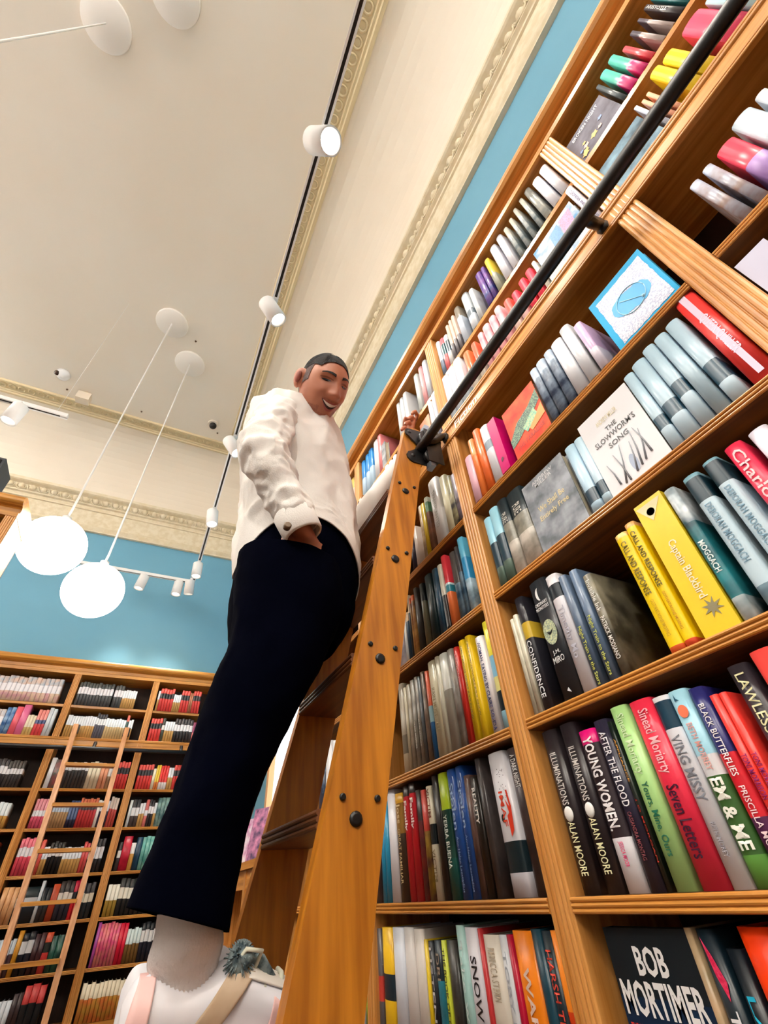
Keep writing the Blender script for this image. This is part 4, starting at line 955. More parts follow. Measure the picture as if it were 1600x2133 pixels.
def hook(y, parent, x=.60, z=1.135, s=-1):
    """black two-lobed rail carriage screwed to the outer face of a stile"""
    r = empty('rail_carriage'); r.parent = parent
    b = MB()
    pl = []
    for cx, cz, rr, a0, a1 in ((-.045, .075, .020, 90, 250), (-.030, .012, .012, 60, -60), (-.042, -.048, .028, 110, 290)):
        for j in range(7):
            a = math.radians(lerp(a0, a1, j / 6)); pl.append((x + cx + rr * math.cos(a), z + cz + rr * math.sin(a)))
    pl += [(x + .012, z - .07), (x + .012, z + .10)]
    b.prism(pl, y + s * .001, y + s * .006, lambda p, q, t: (p, t, q)); o = b.build('plate', BLACK, r)
    for cx, cz in ((-.047, .078), (-.045, -.042)):
        bb = MB(); bb.ball((x + cx, y + s * .006, z + cz), (.008, .003, .008), 10, 6); bb.build('screw_head', BLACK, r)
    b = MB(); b.box(x + .004, x + .022, y + s * .030 if s < 0 else y, y if s < 0 else y + s * .030, z - .09, z + .115); b.build('steel_bar', pbr('brushed steel', '#9aa4b4', rough=.3, metal=.9), r)
    b = MB()
    b.tube([(x + .02, y + s * .012, z + .045), (x + .02, y + s * .03, z + .045)], .042, 20)
    b.tube([(x + .02, y + s * .010, z - .040), (x + .02, y + s * .03, z - .040)], .030, 18)
    b.build('roller', BLACK, r)
    b = MB(); b.box(x - .005, x + .055, y + s * .034 if s < 0 else y + .03, y + s * .030 if s < 0 else y + .034, z - .075, z + .085); b.build('cheek', BLACK, r)
    return r
hook(near_main(1.1)[2], lad, x=.634)
hook(near_main(1.1)[2] + .40, lad, x=.634, s=1)
# small ladder on the end wall case
def near_back(z): return (0, 0, 0)
root = empty('library_ladder'); tag(root, 'slender oak ladder leaning on the end wall bookcase below the globes', 'ladder')
for u0, u1 in (((157, 1517), (-16, 2060)), ((263, 1524), (92, 2133))):
    a = ony(u0[0], u0[1], YB - .12); bpt = ony(u1[0], u1[1], YB - .42)
    d = (bpt - a) / (bpt.z - a.z)
    a = a + d * .03
    foot = a + d * (FLOOR - a.z)
    b = MB(); rows = []
    for p in (foot, a):
        rows.append([(p.x - .019, p.y - .035, p.z), (p.x + .019, p.y - .035, p.z), (p.x + .019, p.y + .035, p.z), (p.x - .019, p.y + .035, p.z)])
    b.grid(rows, 0, False, True, True); st = b.build('stile', wood('pale ladder oak', '#d29a6a', '#b87c4a', 'z'), root)
    b = MB(); b.box(a.x - .025, a.x + .03, a.y + .02, a.y + .06, a.z - .06, a.z + .01); b.build('rail_carriage', BLACK, st)
    if u0[0] == 157: LA, LD = a, d
    else: RA, RD = a, d
for v in (1590, 1674, 1770, 1880, 2010):
    z = (LA + LD * 0).z
    # rung height from the pixel row on the left stile
    best = min((abs((lambda p: 1066.5 + FPX * (RC[1].dot(p) / RC[2].dot(p)))(LA + LD * (zz - LA.z)) - v), zz) for zz in [1.2 - .005 * k for k in range(420)])
    z = best[1]; p = LA + LD * (z - LA.z); q = RA + RD * (z - RA.z)
    b = MB(); b.box(p.x + .012, q.x - .012, p.y - .045, p.y + .035, z - .024, z); b.build('tread', OAK_X, root)

# ================================================================ lights
TZ = 3.0
def track(label, p0, p1, wires):
    root = empty('lighting_track', (0, 0, 0)); tag(root, label, 'track light rail')
    d = (V(p1) - V(p0)).normalized(); s = V((-d.y, d.x, 0))
    b = MB()
    poly = [(-.019, 0), (-.019, .034), (.019, .034), (.019, 0), (.008, 0), (.008, .012), (-.008, .012), (-.008, 0)]
    L = (V(p1) - V(p0)).length
    b.prism(poly, 0, L, lambda p, q, t: V(p0) + d * t + s * p + V((0, 0, q))); b.build('housing', WHITE, root)
    b = MB(); b.prism([(-.0078, .004), (.0078, .004), (.0078, .011), (-.0078, .011)], .05, L - .05, lambda p, q, t: V(p0) + d * t + s * p + V((0, 0, q))); b.build('slot', BLACK, root)
    for t in wires:
        q = V(p0) + d * (L * t)
        top = CEIL - .01
        b = MB(); b.tube([q + V((0, 0, .03)), V((q.x, q.y, min(top, 4.9)))], .0013, 6); b.build('suspension_wire', WHITE, root)
    return root
def tx(y): return .08 + (y + 1.6) * .0082
TXR = .115
track('long white lighting track with black slot running towards the end wall', (tx(-1.6), -1.6, TZ), (tx(5.17), 5.17, TZ), (.2, .55))
track('white lighting track crossing in front of the teal end wall', (-1.7, 5.2, TZ), (TXR + .02, 5.2, TZ), ())
track('short white lighting track at left below the ceiling moulding', (-3.2, 3.02, TZ), (-1.125, 3.02, TZ), (.96, .4))
def head(px, dirv, label, on=True, drop=.10, power=0, target=None, zt=TZ, r=.054, L=.17, estr=18):
    """a cylinder spotlight hanging under the track; px = where its middle sits"""
    root = empty('track_spotlight', (px[0], px[1], zt)); tag(root, label, 'spotlight', 'white cylinder spotlights on the tracks')
    d = V(dirv).normalized(); c = V((0, 0, -drop))
    b = MB(); b.box(-.014, .014, -.05, .05, -.018, .002); b.tube([(0, 0, -.015), c - d * .02], .009, 8); b.build('adapter', WHITE, root)
    b = MB(); b.tube([c - d * L / 2, c - d * (L / 2 - .004), c + d * L / 2], [r * .96, r, r], 28, cap=False)
    up = V((0, 0, 1)) if abs(d.z) < .9 else V((1, 0, 0)); a = (up - d * up.dot(d)).normalized(); e = d.cross(a)
    rows = [[c + d * (L / 2) + (a * math.cos(2 * PI * k / 28) + e * math.sin(2 * PI * k / 28)) * rr for k in range(28)] for rr in (r, r * .86)]
    rows.append([c + d * (L / 2 - .03) + (a * math.cos(2 * PI * k / 28) + e * math.sin(2 * PI * k / 28)) * r * .8 for k in range(28)])
    b.grid(rows, 0, True, True)
    b.face([c - d * L / 2 + (a * math.cos(2 * PI * k / 28) + e * math.sin(2 * PI * k / 28)) * r * .96 for k in range(28)])
    b.build('cylinder', WHITE, root)
    b = MB(); b.face([c + d * (L / 2 - .028) + (a * math.cos(2 * PI * k / 28) + e * math.sin(2 * PI * k / 28)) * r * .8 for k in range(28)])
    b.build('lens', pbr('lamp lens %g' % estr, '#ffffff', emit='#fff2dc', estr=estr), root)
    if power:
        p = V((px[0], px[1], zt)) + c + d * (L / 2 + .01)
        spot(p, target, power)
    return root
head((tx(.52), .52), (.34, -.30, -.75), 'spotlight glowing straight at the viewer on the long track', power=36, target=(.72, .2, .9), estr=40, r=.062, L=.19)
head((tx(1.47), 1.47), (.55, .05, -.8), 'white spotlight second along the long track, tilted to the shelves', power=52, target=(.72, 1.0, .7), estr=9)
head((tx(2.72), 2.72), (.5, -.1, -.8), 'white spotlight half hidden behind the white shirt shoulder', power=46, target=(.72, 2.0, .5), estr=9)
head((tx(3.72), 3.72), (.12, -.05, -1), 'white spotlight hanging upright above the egg cornice', power=40, target=(.6, 3.4, 0), estr=6)
head((tx(4.72), 4.72), (.05, .0, -1), 'white spotlight hanging upright before the plaster frieze', power=30, target=(.2, 5.2, .4), estr=6)
head((TXR - .01, 5.13), (.12, .3, -1), 'white spotlight at the corner where both tracks meet', power=36, target=(.1, 5.3, .6), estr=5)
head((-.41, 5.2), (-.14, .05, -1), 'white spotlight hanging left of the track corner, over teal paint', power=40, target=(-.45, 5.35, .5), estr=5)
head((-.02, 5.2), (-.02, .02, -1), 'white spotlight just below the track corner, behind its neighbour', power=30, target=(-.1, 5.3, .3), estr=5)
head((-1.43, 3.02), (-.12, .1, -1), 'small white spotlight under the short track at left', power=30, target=(-1.6, 4.5, .6), estr=5)
# lamps of the same track nearer than the frame shows, then added fill
spot((TXR, -.2, 2.85), (.72, -.25, .8), 28)
spot((TXR, -1.1, 2.85), (.72, -.1, -.2), 40)
spot((-1.2, -1.4, 2.9), (.3, 1.0, .3), 110, size=60)  # unseen fill added on the camera side, on no track; next one too
spot((-1.9, .2, 2.9), (.25, 1.0, .6), 80, size=60)

def pendant(gpx, gz, dpx, label, r=.197):
    g = onz(gpx[0], gpx[1], gz); dsc = onz(dpx[0], dpx[1], CEIL - .012)
    root = empty('pendant_globe', tuple(g)); tag(root, label, 'pendant light', 'white glass pendant globes')
    b = MB(); b.ball((0, 0, 0), r, 48, 32); b.build('glass_globe', pbr('glowing opal glass', '#ffffff', emit='#fff4e4', estr=10), root)
    dl = dsc - g
    b = MB(); b.tube([(0, 0, r - .01), (0, 0, r + .045)], [.035, .03], 16); b.build('cap', WHITE, root)
    b = MB(); b.tube([V((0, 0, r + .03)), V((0, 0, r + .03)).lerp(dl, .03) + V((.005, 0, 0)), V((0, 0, r + .03)).lerp(dl, .5), dl], [.009, .008, .006, .006], 8); b.build('cable', WHITEM, root)
    b = MB()
    rows = [[dl + V((rr * math.cos(2 * PI * k / 40), rr * math.sin(2 * PI * k / 40), zz)) for k in range(40)] for rr, zz in ((.165, .012), (.165, -.012), (.160, -.018), (.02, -.02))]
    b.grid(rows, 0, True, True, True); b.build('ceiling_rose', pbr('rose white', '#f2ece4', rough=.6), root)
    return root
pendant((110, 1136), 1.9, (359, 673), 'larger glowing white globe hanging on a cable, before the end wall bookcase')
pendant((195, 1229), 1.78, (396, 758), 'lower glowing white globe, overlapped by its neighbour and the track')
# two more roses above the viewer; the globe of the first hangs outside the frame
for dpx, label in (((222, 48), 'white ceiling rose at top left, its cable running off to the side'), ((366, -10), 'white ceiling rose cut by the top edge of the frame')):
    dsc = onz(dpx[0], dpx[1], CEIL - .012)
    root = empty('pendant_light', tuple(dsc)); tag(root, label, 'pendant light', 'ceiling roses near the viewer')
    b = MB()
    rows = [[(rr * math.cos(2 * PI * k / 40), rr * math.sin(2 * PI * k / 40), zz) for k in range(40)] for rr, zz in ((.165, .012), (.165, -.012), (.160, -.018), (.02, -.02))]
    b.grid(rows, 0, True, True, True); b.build('ceiling_rose', MATS['rose white'], root)
    if dpx[1] > 0:
        b = MB(); b.tube([(0, 0, -.015), (.006, 0, -1.2), (0, .004, -2.0), (.008, 0, -2.15), (0, 0, -2.75)], [.005, .006, .007, .009, .009], 8); b.build('cable', WHITEM, root)
        b = MB(); b.ball((0, 0, -2.95), .197, 24, 16); b.build('glass_globe', MATS['glowing opal glass'], root)
for gx, gy, gz in ((-1.15, -1.35, 1.55), (-.25, -2.7, 1.6), (-2.4, -.6, 1.7)):      # unseen globes added behind the viewer as front fill
    root = empty('pendant_globe', (gx, gy, gz)); tag(root, 'unseen white globe added behind the viewer as front fill light', 'pendant light', 'unseen fill globes added behind the viewer')
    b = MB(); b.ball((0, 0, 0), .197, 32, 20); b.build('glass_globe', MATS['glowing opal glass'], root)
    b = MB(); b.tube([(0, 0, .19), (0, 0, CEIL - gz)], [.008, .006], 8); b.build('cable', WHITEM, root)
# ceiling fittings
p = onz(133, 779, CEIL); root = empty('ceiling_camera', tuple(p)); tag(root, 'small white dome camera with dark lens on the cream ceiling', 'camera')
b = MB(); b.tube([(0, 0, 0), (0, 0, -.03), (0, 0, -.06), (0, 0, -.085)], [.075, .07, .055, .02], 20); b.build('housing', WHITE, root)
b = MB(); b.ball((-.05, -.03, -.05), .03, 14, 10); b.build('lens', pbr('dark lens', '#3a2418', rough=.2), root)
p = onz(443, 889, CEIL - .06); root = empty('ceiling_sensor', (p.x, p.y, CEIL)); tag(root, 'round black sensor on a pale plate near the ceiling corner', 'sensor')
b = MB(); b.tube([(0, 0, 0), (0, 0, -.018)], [.07, .065], 20); b.build('plate', CREAM, root)
b = MB(); b.ball((0, 0, -.04), .046, 16, 12); b.build('dome', BLACK, root)
for px in ((408, 711), (140, 811), (295, 857), (453, 902)):
    p = onz(px[0], px[1], CEIL); root = empty('sprinkler_head', tuple(p)); tag(root, 'tiny dark ceiling fitting set into cream plaster along the moulding', 'ceiling fitting', 'tiny dark ceiling fittings')
    b = MB(); b.tube([(0, 0, .0), (0, 0, -.012)], [.012, .008], 10); b.build('disc', pbr('dark brass', '#5a4028', rough=.5), root)
p = onz(174, 829, 4.80); root = empty('ceiling_box', (p.x, p.y, 4.86)); tag(root, 'small pale box hanging over the far ceiling moulding', 'box')
b = MB(); b.box(-.07, .07, -.05, .05, -.12, .0); b.build('cover', pbr('pale box', '#e6d8c4', rough=.7), root)
b = MB(); b.box(-.02, .02, -.02, .02, .0, .04); b.build('bracket', pbr('tan bracket', '#c8b088', rough=.7), root)

# ================================================================ the person
SKIN = pbr('skin', '#b9785a', '#a9664a', rough=.48, scale=9)
def sst(a, b, x):
    t = max(0.0, min(1.0, (x - a) / (b - a))); return t * t * (3 - 2 * t)
G = lambda v, s: math.exp(-(v / s) ** 2)
def Hd(az, el):
    d = V((math.sin(az) * math.cos(el), -math.cos(az) * math.cos(el), math.sin(el)))
    r = 1 / math.sqrt((d.x / .074) ** 2 + (d.y / .093) ** 2 + (d.z / .118) ** 2)
    x, y, z = d * r
    if z < 0:
        t = (-z / .118)
        x *= 1 - .30 * t ** 1.5
        if y > 0: y *= 1 - .30 * t
        else: y *= 1 + .10 * t * (1 if t < .9 else .9)
    if z > .03: z = .03 + (z - .03) * .82
    fr = sst(.15, .75, -d.y)
    ax = abs(x)
    if fr > 0:
        k = 0.0
        tn = sst(.032, -.020, z) if z > -.020 else sst(-.040, -.024, z)
        if z > -.020: tn = (0.032 - z) / .052 if z < .032 else 0
        k += .027 * max(0, tn) * G(x, .0095 + .006 * max(0, tn))
        k += .010 * G(ax - .0155, .007) * G(z + .024, .009)
        k -= .011 * G(ax - .031, .015) * G(z - .018, .011)
        k += .006 * G(ax - .028, .022) * G(z - .036, .009)
        k += .009 * G(ax - .041, .015) * G(z + .020, .016)
        k += .005 * G(x, .032) * G(z + .056, .018)
        k -= .004 * G(ax - .036, .006) * G(z + .052, .012)
        k += .010 * G(x, .022) * G(z + .100, .014)
        k -= .004 * G(x, .02) * G(z + .080, .007)
        y -= k * fr
    if z < -.062: z = -.062 + (z + .062) * 1.3
    return V((x, y, z)), d
def Hs(x, z, off=0.0):
    az, el = math.atan2(x, .09), math.asin(max(-.95, min(.95, z / .125)))
    for i in range(14):
        p, d = Hd(az, el)
        az += (x - p.x) / .085; el += (z - p.z) / .115
    return p + (d + V((0, -.6, 0))).normalized() * off
vdir = ray(673, 807).normalized()
HC = vdir * (1.46 / ((RC @ vdir).z))          # head centre: 1.46 m in front of the lens
r0 = V(RC[0]); r0 = (r0 - vdir * r0.dot(vdir)).normalized(); u0 = r0.cross(vdir)
BAS = Matrix((r0, vdir, u0)).transposed()
HM = BAS @ Matrix.Rotation(math.radians(24), 3, 'Y') @ Matrix.Rotation(math.radians(24), 3, 'Z') @ Matrix.Rotation(math.radians(-8), 3, 'X')
HSC = 1.0
hw = lambda p: HC + HM @ (V(p) * HSC)

person = empty('person', (.15, .95, -.16))
tag(person, 'person in white shirt and black trousers standing on the large ladder, smiling down', 'person')
OFF = V((.15, .95, -.16))
def pbuild(b, name, mats, parent=None, keep=False):
    b.v = [tuple(V(p) - OFF) for p in b.v]
    return b.build(name, mats, parent or person)
# ---- skeleton points
P = lambda u, v, y: ony(u, v, y)
neck = V((.248, 1.0, 1.215)); chest = V((.225, 1.01, 1.08)); waist = V((.26, 1.0, .80)); pelvis = V((.27, .99, .68))
shR = P(580, 872, .885); elR = P(550, 945, .82); wrR = P(622, 1092, .815); haR = P(655, 1150, .86)
shL = V((.25, 1.17, 1.17)); elL = P(706, 1135, 1.14); wrL = P(846, 950, 1.0); haL = P(853, 893, .985)
b = MB()
rows = []
for i in range(72):
    el = -PI / 2 + .02 + (PI - .04) * i / 71
    rows.append([hw(Hd(2 * PI * j / 110, el)[0]) for j in range(110)])
b.grid(rows, 0, True, True, True)
for s in (-1, 1):
    rows = []
    for i in range(15):
        t = PI * (i + .03) / 14.06
        row = []
        for a in [2 * PI * k / 20 for k in range(20)]:
            ex, ey, ez = .010 * math.sin(t) * math.cos(a), .023 * math.sin(t) * math.sin(a) * (1 + .25 * math.cos(t)), .034 * math.cos(t)
            ca, sa = math.cos(.45), math.sin(.45)
            row.append(hw((s * (.079 + ex * ca + ey * sa), .018 - ex * sa + ey * ca - .12 * ez, .000 + ez)))
        rows.append(row)
    b.grid(rows, 0, True, True, True)
b.tube([hw((0, .02, -.03)), hw((0, .022, -.10)), neck.lerp(hw((0, .022, -.10)), .35), neck, chest], [.05, .052, .054, .062, .09], 18)
b.tube([neck, chest, waist, pelvis], [(.06, .09), (.10, .13), (.09, .12), (.10, .12)], 20)
b.tube([neck.lerp(shR, .3), shR, shR.lerp(elR, .5), elR, elR.lerp(wrR, .4), wrR, haR], [.05, .046, .042, .036, .034, .024, .022], 14)
b.tube([neck.lerp(shL, .3), shL, shL.lerp(elL, .5), elL, elL.lerp(wrL, .4), wrL, haL], [.05, .046, .036, .030, .026, .020, .022], 14)
hipR, hipL = V((.25, .92, .66)), V((.27, 1.08, .66))
knR, anR = P(508, 1530, .92), P(392, 1960, .925)
knL, anL = P(508, 1530, 1.08), P(392, 1960, 1.09)
b.tube([hipR, hipR.lerp(knR, .5), knR, knR.lerp(anR, .4), anR, anR + V((.0, 0, -.07))], [.09, .075, .056, .05, .036, .036], 14)
b.tube([hipL, hipL.lerp(knL, .5), knL, knL.lerp(anL, .4), anL, anL + V((.0, 0, -.07))], [.085, .07, .052, .046, .034, .034], 14)
for an in (anR, anL): b.tube([an + V((-.03, 0, -.06)), an + V((.06, 0, -.07)), an + V((.15, 0, -.085)), an + V((.19, 0, -.09))], [.03, .032, .026, .012], 12)
# left hand on the shelf edge: palm behind, four fingers curling over, thumb below
edge = [(838, 893), (846, 882), (853, 871), (860, 860)]
for k, (u, v) in enumerate(edge):
    tip = P(u, v, .955 - .003 * k)
    r = (.0088, .0094, .0092, .0078)[::-1][k]
    kn = tip + V((.028, .012, .016)); base = haL + V((.008, .006 - .004 * k, -.012 + .014 * k))
    b.tube([tip + V((-.004, .001, -.012)), tip, tip + V((.012, -.002, .012)), kn, kn.lerp(base, .5) + V((.01, 0, .006)), base], [r * .8, r, r * 1.02, r * 1.05, r * 1.05, r * 1.1], 10)
b.tube([haL + V((-.005, .01, -.02)), haL + V((-.02, .0, .0)), haL + V((-.03, -.02, .012)), haL + V((-.034, -.035, .02))], [.013, .012, .010, .008], 10)
b.tube([wrL, haL, haL + V((.012, .0, .03))], [(.020, .026), (.018, .036), (.014, .034)], 12)
# right hand: fingers inside the trouser pocket
for k in range(4):
    o0 = haR + V((.012 * k - .018, .008, -.01))
    b.tube([haR, o0, o0 + V((.004, .012, -.035)), o0 + V((-.002, .02, -.06 + .005 * abs(k - 1)))], [.012, .010, .009, .007], 8)
b.tube([haR + V((.0, 0, .02)), haR + V((.028, .0, -.005)), haR + V((.034, .006, -.035))], [.013, .011, .009], 8)
body = pbuild(b, 'body', SKIN)
m = body.modifiers.new('r', 'REMESH'); m.mode = 'VOXEL'; m.voxel_size = .0034; m.use_smooth_shade = True
m2 = body.modifiers.new('s', 'SMOOTH'); m2.factor = .5; m2.iterations = 2
dg = bpy.context.evaluated_depsgraph_get(); dg.update()
nm = bpy.data.meshes.new_from_object(body.evaluated_get(dg)); body.modifiers.clear(); old = body.data; body.data = nm; bpy.data.meshes.remove(old)
for p in nm.polygons: p.use_smooth = True

# ---- head details (children)
def shell(name, mat, inside, off, nu=90, nv=60):
    b = MB()
    for i in range(nv):
        e0, e1 = -1.45 + 2.95 * i / nv, -1.45 + 2.95 * (i + 1) / nv
        for j in range(nu):
            a0, a1 = 2 * PI * j / nu, 2 * PI * (j + 1) / nu
            q = [Hd(a, e) for a, e in ((a0, e0), (a1, e0), (a1, e1), (a0, e1))]
            c = sum((x[0] for x in q), V()) / 4; am = (a0 + a1) / 2
            if am > PI: am -= 2 * PI
            if inside(c, am): b.face([hw(p + d * (off(c, am) if callable(off) else off)) for p, d in q], 0, True)
    return pbuild(b, name, mat)
def hairline(am):
    a = abs(am)
    if a < .75: return .076 - .022 * (a / .75) ** 3
    if a < 1.25: return .052
    return .052 - .03 * min(1, (a - 1.25) / .6)
shell('hair', pbr('black hair', '#0c0a0c', '#1a1416', rough=.75, scale=60, stretch=(4, 4, 1), bump=.6, bscale=180), lambda c, am: c.z > hairline(am), lambda c, am: .003 + .005 * sst(hairline(am), hairline(am) + .05, c.z), 140, 110)
shell('hair', pbr('faded stubble hair', '#4a3c3c', '#5e4844', rough=.8, scale=120), lambda c, am: abs(am) > 1.15 and hairline(am) - .052 - .05 * sst(1.9, 2.5, abs(am)) < c.z <= hairline(am) + .004, .0016, 140, 110)
shell('beard_stubble', pbr('stubble', '#a2634a', '#925640', rough=.55, scale=140), lambda c, am: abs(am) < 1.5 and ((c.z < -.066 - .018 * (abs(am) < .42) and c.z > -.125) or (abs(c.x) < .030 and -.047 < c.z < -.037)), .0009, 160, 130)
def patch(name, mat, fn, off, ns=20, nt=6, parent=None):
    b = MB()
    b.grid([[hw(Hs(*fn(s / ns, t / nt), off)) for s in range(ns + 1)] for t in range(nt + 1)], 0, True)
    return pbuild(b, name, mat)
for s in (-1, 1):
    patch('eyebrow', MATS['black hair'], lambda a, t: (s * (.011 + .038 * a), .0345 + .0065 * math.sin(a * 2.2) - .006 * a * a + (t - .5) * .0085 * (1.1 - .75 * a)), .0028)
    patch('eye', pbr('dark eye', '#140b0c', rough=.25), lambda a, t: (s * (.017 + .030 * a), .0155 + (.0035 * math.sin(PI * a)) * (1 - t) + (t) * (.0005 - .0042 * math.sin(PI * a)) - .001 * a), .0016)
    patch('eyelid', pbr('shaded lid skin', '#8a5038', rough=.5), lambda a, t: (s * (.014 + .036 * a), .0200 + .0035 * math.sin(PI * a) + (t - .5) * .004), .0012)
mu = lambda x: -.0505 + .010 * (x / .030) ** 2
ml = lambda x: -.0505 + .010 * (x / .030) ** 2 - .0165 * (1 - (x / .030) ** 2)
patch('mouth', pbr('mouth inside', '#2a0c10', rough=.5), lambda a, t: ((a - .5) * .060, lerp(mu((a - .5) * .060), ml((a - .5) * .060), t)), .0012, 24, 6)
patch('teeth', pbr('teeth', '#efe2d8', rough=.25), lambda a, t: ((a - .5) * .050, lerp(mu((a - .5) * .050), mu((a - .5) * .050) - .0085 * (1 - ((a - .5) * 1.8) ** 2), t)), .0024, 24, 4)
patch('upper_lip', pbr('lips', '#9a4a44', rough=.4), lambda a, t: ((a - .5) * .064, mu((a - .5) * .064) + (t - .1) * .0055 * (1 - (2 * a - 1) ** 2)), .0022, 24, 4)
patch('lower_lip', MATS['lips'], lambda a, t: ((a - .5) * .058, ml((a - .5) * .058) - (t - .15) * .0075 * (1 - (2 * a - 1) ** 2)), .0026, 24, 4)

for s in (-1, 1):
    b = MB(); b.ball((0, 0, 0), (.0045, .012, .019), 14, 10)
    ca, sa = math.cos(.45), math.sin(.45)
    b.v = [tuple(hw((s * (.0865 + x * ca + y * sa), .012 - x * sa + y * ca - .12 * z, .002 + z))) for x, y, z in b.v]
    pbuild(b, 'ear_hollow', pbr('ear hollow', '#8a4232', rough=.6))
# ---- clothes
def catmull(pts, n):
    out = []
    for i in range(n):
        t = i / (n - 1) * (len(pts) - 1); k = min(int(t), len(pts) - 2); f = t - k
        p = [pts[max(0, min(len(pts) - 1, k + q))] for q in (-1, 0, 1, 2)]
        out.append(tuple(.5 * (2 * p[1][c] + (p[2][c] - p[0][c]) * f + (2 * p[0][c] - 5 * p[1][c] + 4 * p[2][c] - p[3][c]) * f * f + (3 * p[1][c] - p[0][c] - 3 * p[2][c] + p[3][c]) * f ** 3) for c in range(len(p[0]))))
    return out
def fold(p, sc, amp, st=(1, 1, 1)):
    q = V((p.x * st[0], p.y * st[1], p.z * st[2])) * sc
    n = abs(mnoise.noise(q)) + .45 * abs(mnoise.noise(q * 2.3 + V((3, 1, 7)))) + .2 * abs(mnoise.noise(q * 4.7 + V((9, 4, 2))))
    return amp * (.55 - n * 1.9)
def loft(b, rings, n=60, m=64, ex=2.2, amp=.008, sc=9, st=(1, 1, 1), zmod=None, mi=0):
    """rings: (cx, cy, cz, dx, dz, hy): ellipse spanned by (dx,0,dz) and (0,hy,0)"""
    rows = []
    for i, (cx, cy, cz, dx, dz, hy) in enumerate(catmull(rings, m)):
        row = []
        for k in range(n):
            a = 2 * PI * k / n; c, s = math.cos(a), math.sin(a)
            c2 = math.copysign(abs(c) ** (2 / ex), c); s2 = math.copysign(abs(s) ** (2 / ex), s)
            p = V((cx + dx * c2, cy + hy * s2, cz + dz * c2))
            nrm = V((c / max(.02, abs(dx)), s / max(.02, hy), 0)).normalized()
            p += nrm * fold(p, sc, amp * (1 - .85 * sst(.8, 1.0, i / (m - 1))), st)
            if zmod: p.z += zmod(i / (m - 1), c, s)
            row.append(p)
        rows.append(row)
    b.grid(rows, mi, True, True)
    return rows
def pxring(Lp, Rp, y, hy):
    a, c = P(Lp[0], Lp[1], y), P(Rp[0], Rp[1], y)
    m = (a + c) / 2; d = (c - a) / 2
    return (m.x, y, m.z, d.x, d.z, hy)
SHIRT = pbr('white cotton shirt', '#efece8', '#e6e2de', rough=.85, scale=5, bump=.12, bscale=300)
b = MB()
rg = [(neck.x + .006, 1.0, 1.235, .058, .0, .062), (.238, 1.0, 1.222, .085, .0, .10), (.224, 1.0, 1.19, .118, .0, .145), pxring((506, 868), (690, 925), 1.0, .165),
      pxring((501, 915), (706, 975), 1.0, .165), pxring((501, 965), (719, 1030), 1.0, .162), pxring((501, 1020), (729, 1088), 1.0, .16),
      pxring((495, 1080), (735, 1152), 1.0, .16), pxring((489, 1140), (737, 1215), 1.0, .165), pxring((487, 1192), (734, 1262), 1.0, .17)]
loft(b, rg, 110, 130, 2.3, .015, 8, (1, 1, .5), lambda t, c, s: (.115 * sst(.72, 1.0, t) * (abs(s) ** 1.6)))
shirt = pbuild(b, 'shirt', SHIRT)
md = shirt.modifiers.new('thick', 'SOLIDIFY'); md.thickness = .003; md.offset = -1
def sleeve(pts, rad, n=64, m=100, amp=.013):
    b = MB(); rows = []
    pr = catmull([tuple(p) + (r,) for p, r in zip(pts, rad)], m)
    ref = V((0, 1, 0))
    for i, (x, y, z, r) in enumerate(pr):
        p = V((x, y, z)); q = V(pr[min(i + 1, m - 1)][:3]) - V(pr[max(i - 1, 0)][:3]); d = q.normalized()
        a = (ref - d * ref.dot(d)).normalized(); e = d.cross(a)
        row = []
        for k in range(n):
            t = 2 * PI * k / n; nv = a * math.cos(t) + e * math.sin(t)
            w = p + nv * r
            row.append(w + nv * fold(w, 11, amp * sst(0, .15, i / m) * sst(1.0, .86, i / m), (1, 1, 1)))
        rows.append(row)
    b.grid(rows, 0, True, True); return b
b = sleeve([shR.lerp(neck, .35) + V((0, 0, -.01)), shR, shR.lerp(elR, .55) + V((-.004, 0, 0)), elR + V((-.004, -.005, 0)), elR.lerp(wrR, .4), elR.lerp(wrR, .8), wrR + (wrR - elR) * .06],
           [.066, .070, .066, .062, .057, .049, .043])
o = pbuild(b, 'sleeve', SHIRT); md = o.modifiers.new('thick', 'SOLIDIFY'); md.thickness = .003; md.offset = -1
# cuff with its button
b = MB(); d = (wrR - elR).normalized()
b.tube([wrR - d * .035, wrR - d * .03, wrR + d * .028, wrR + d * .034], [.046, .05, .047, .044], 28, cap=False)
cf = pbuild(b, 'cuff', SHIRT, o); md = cf.modifiers.new('thick', 'SOLIDIFY'); md.thickness = .004; md.offset = -1
bp = P(600, 1093, .765)
b = MB(); b.tube([bp + V((0, .012, 0)), bp, bp + V((0, -.002, 0))], [.0085, .0085, .006], 14); bt = pbuild(b, 'button', pbr('horn button', '#7a6650', rough=.4), o)
b = sleeve([shL.lerp(neck, .3), shL, shL.lerp(elL, .5), elL, elL.lerp(wrL, .5), wrL - (wrL - elL) * .08], [.065, .066, .055, .045, .036, .032], 28, 40, .002)
o = pbuild(b, 'sleeve', SHIRT)
# collar
b = MB(); hd = hw((0, .022, -.10)); ax = (hd - neck).normalized()
cp = neck + V((.002, 0, .012)); rows = []
for k, (r, hgt) in enumerate(((.060, -.012), (.064, .012), (.066, .036), (.073, .032), (.084, .002), (.088, -.012))):
    f = V((1, 0, 0)); f = (f - ax * f.dot(ax)).normalized(); g = ax.cross(f)
    rows.append([cp + ax * hgt + (f * math.cos(t) * r * 1.0 + g * math.sin(t) * r * 1.02) for t in [.35 + (2 * PI - .7) * j / 30 for j in range(31)]])
b.grid(rows, 0, True); pbuild(b, 'collar', SHIRT, shirt)
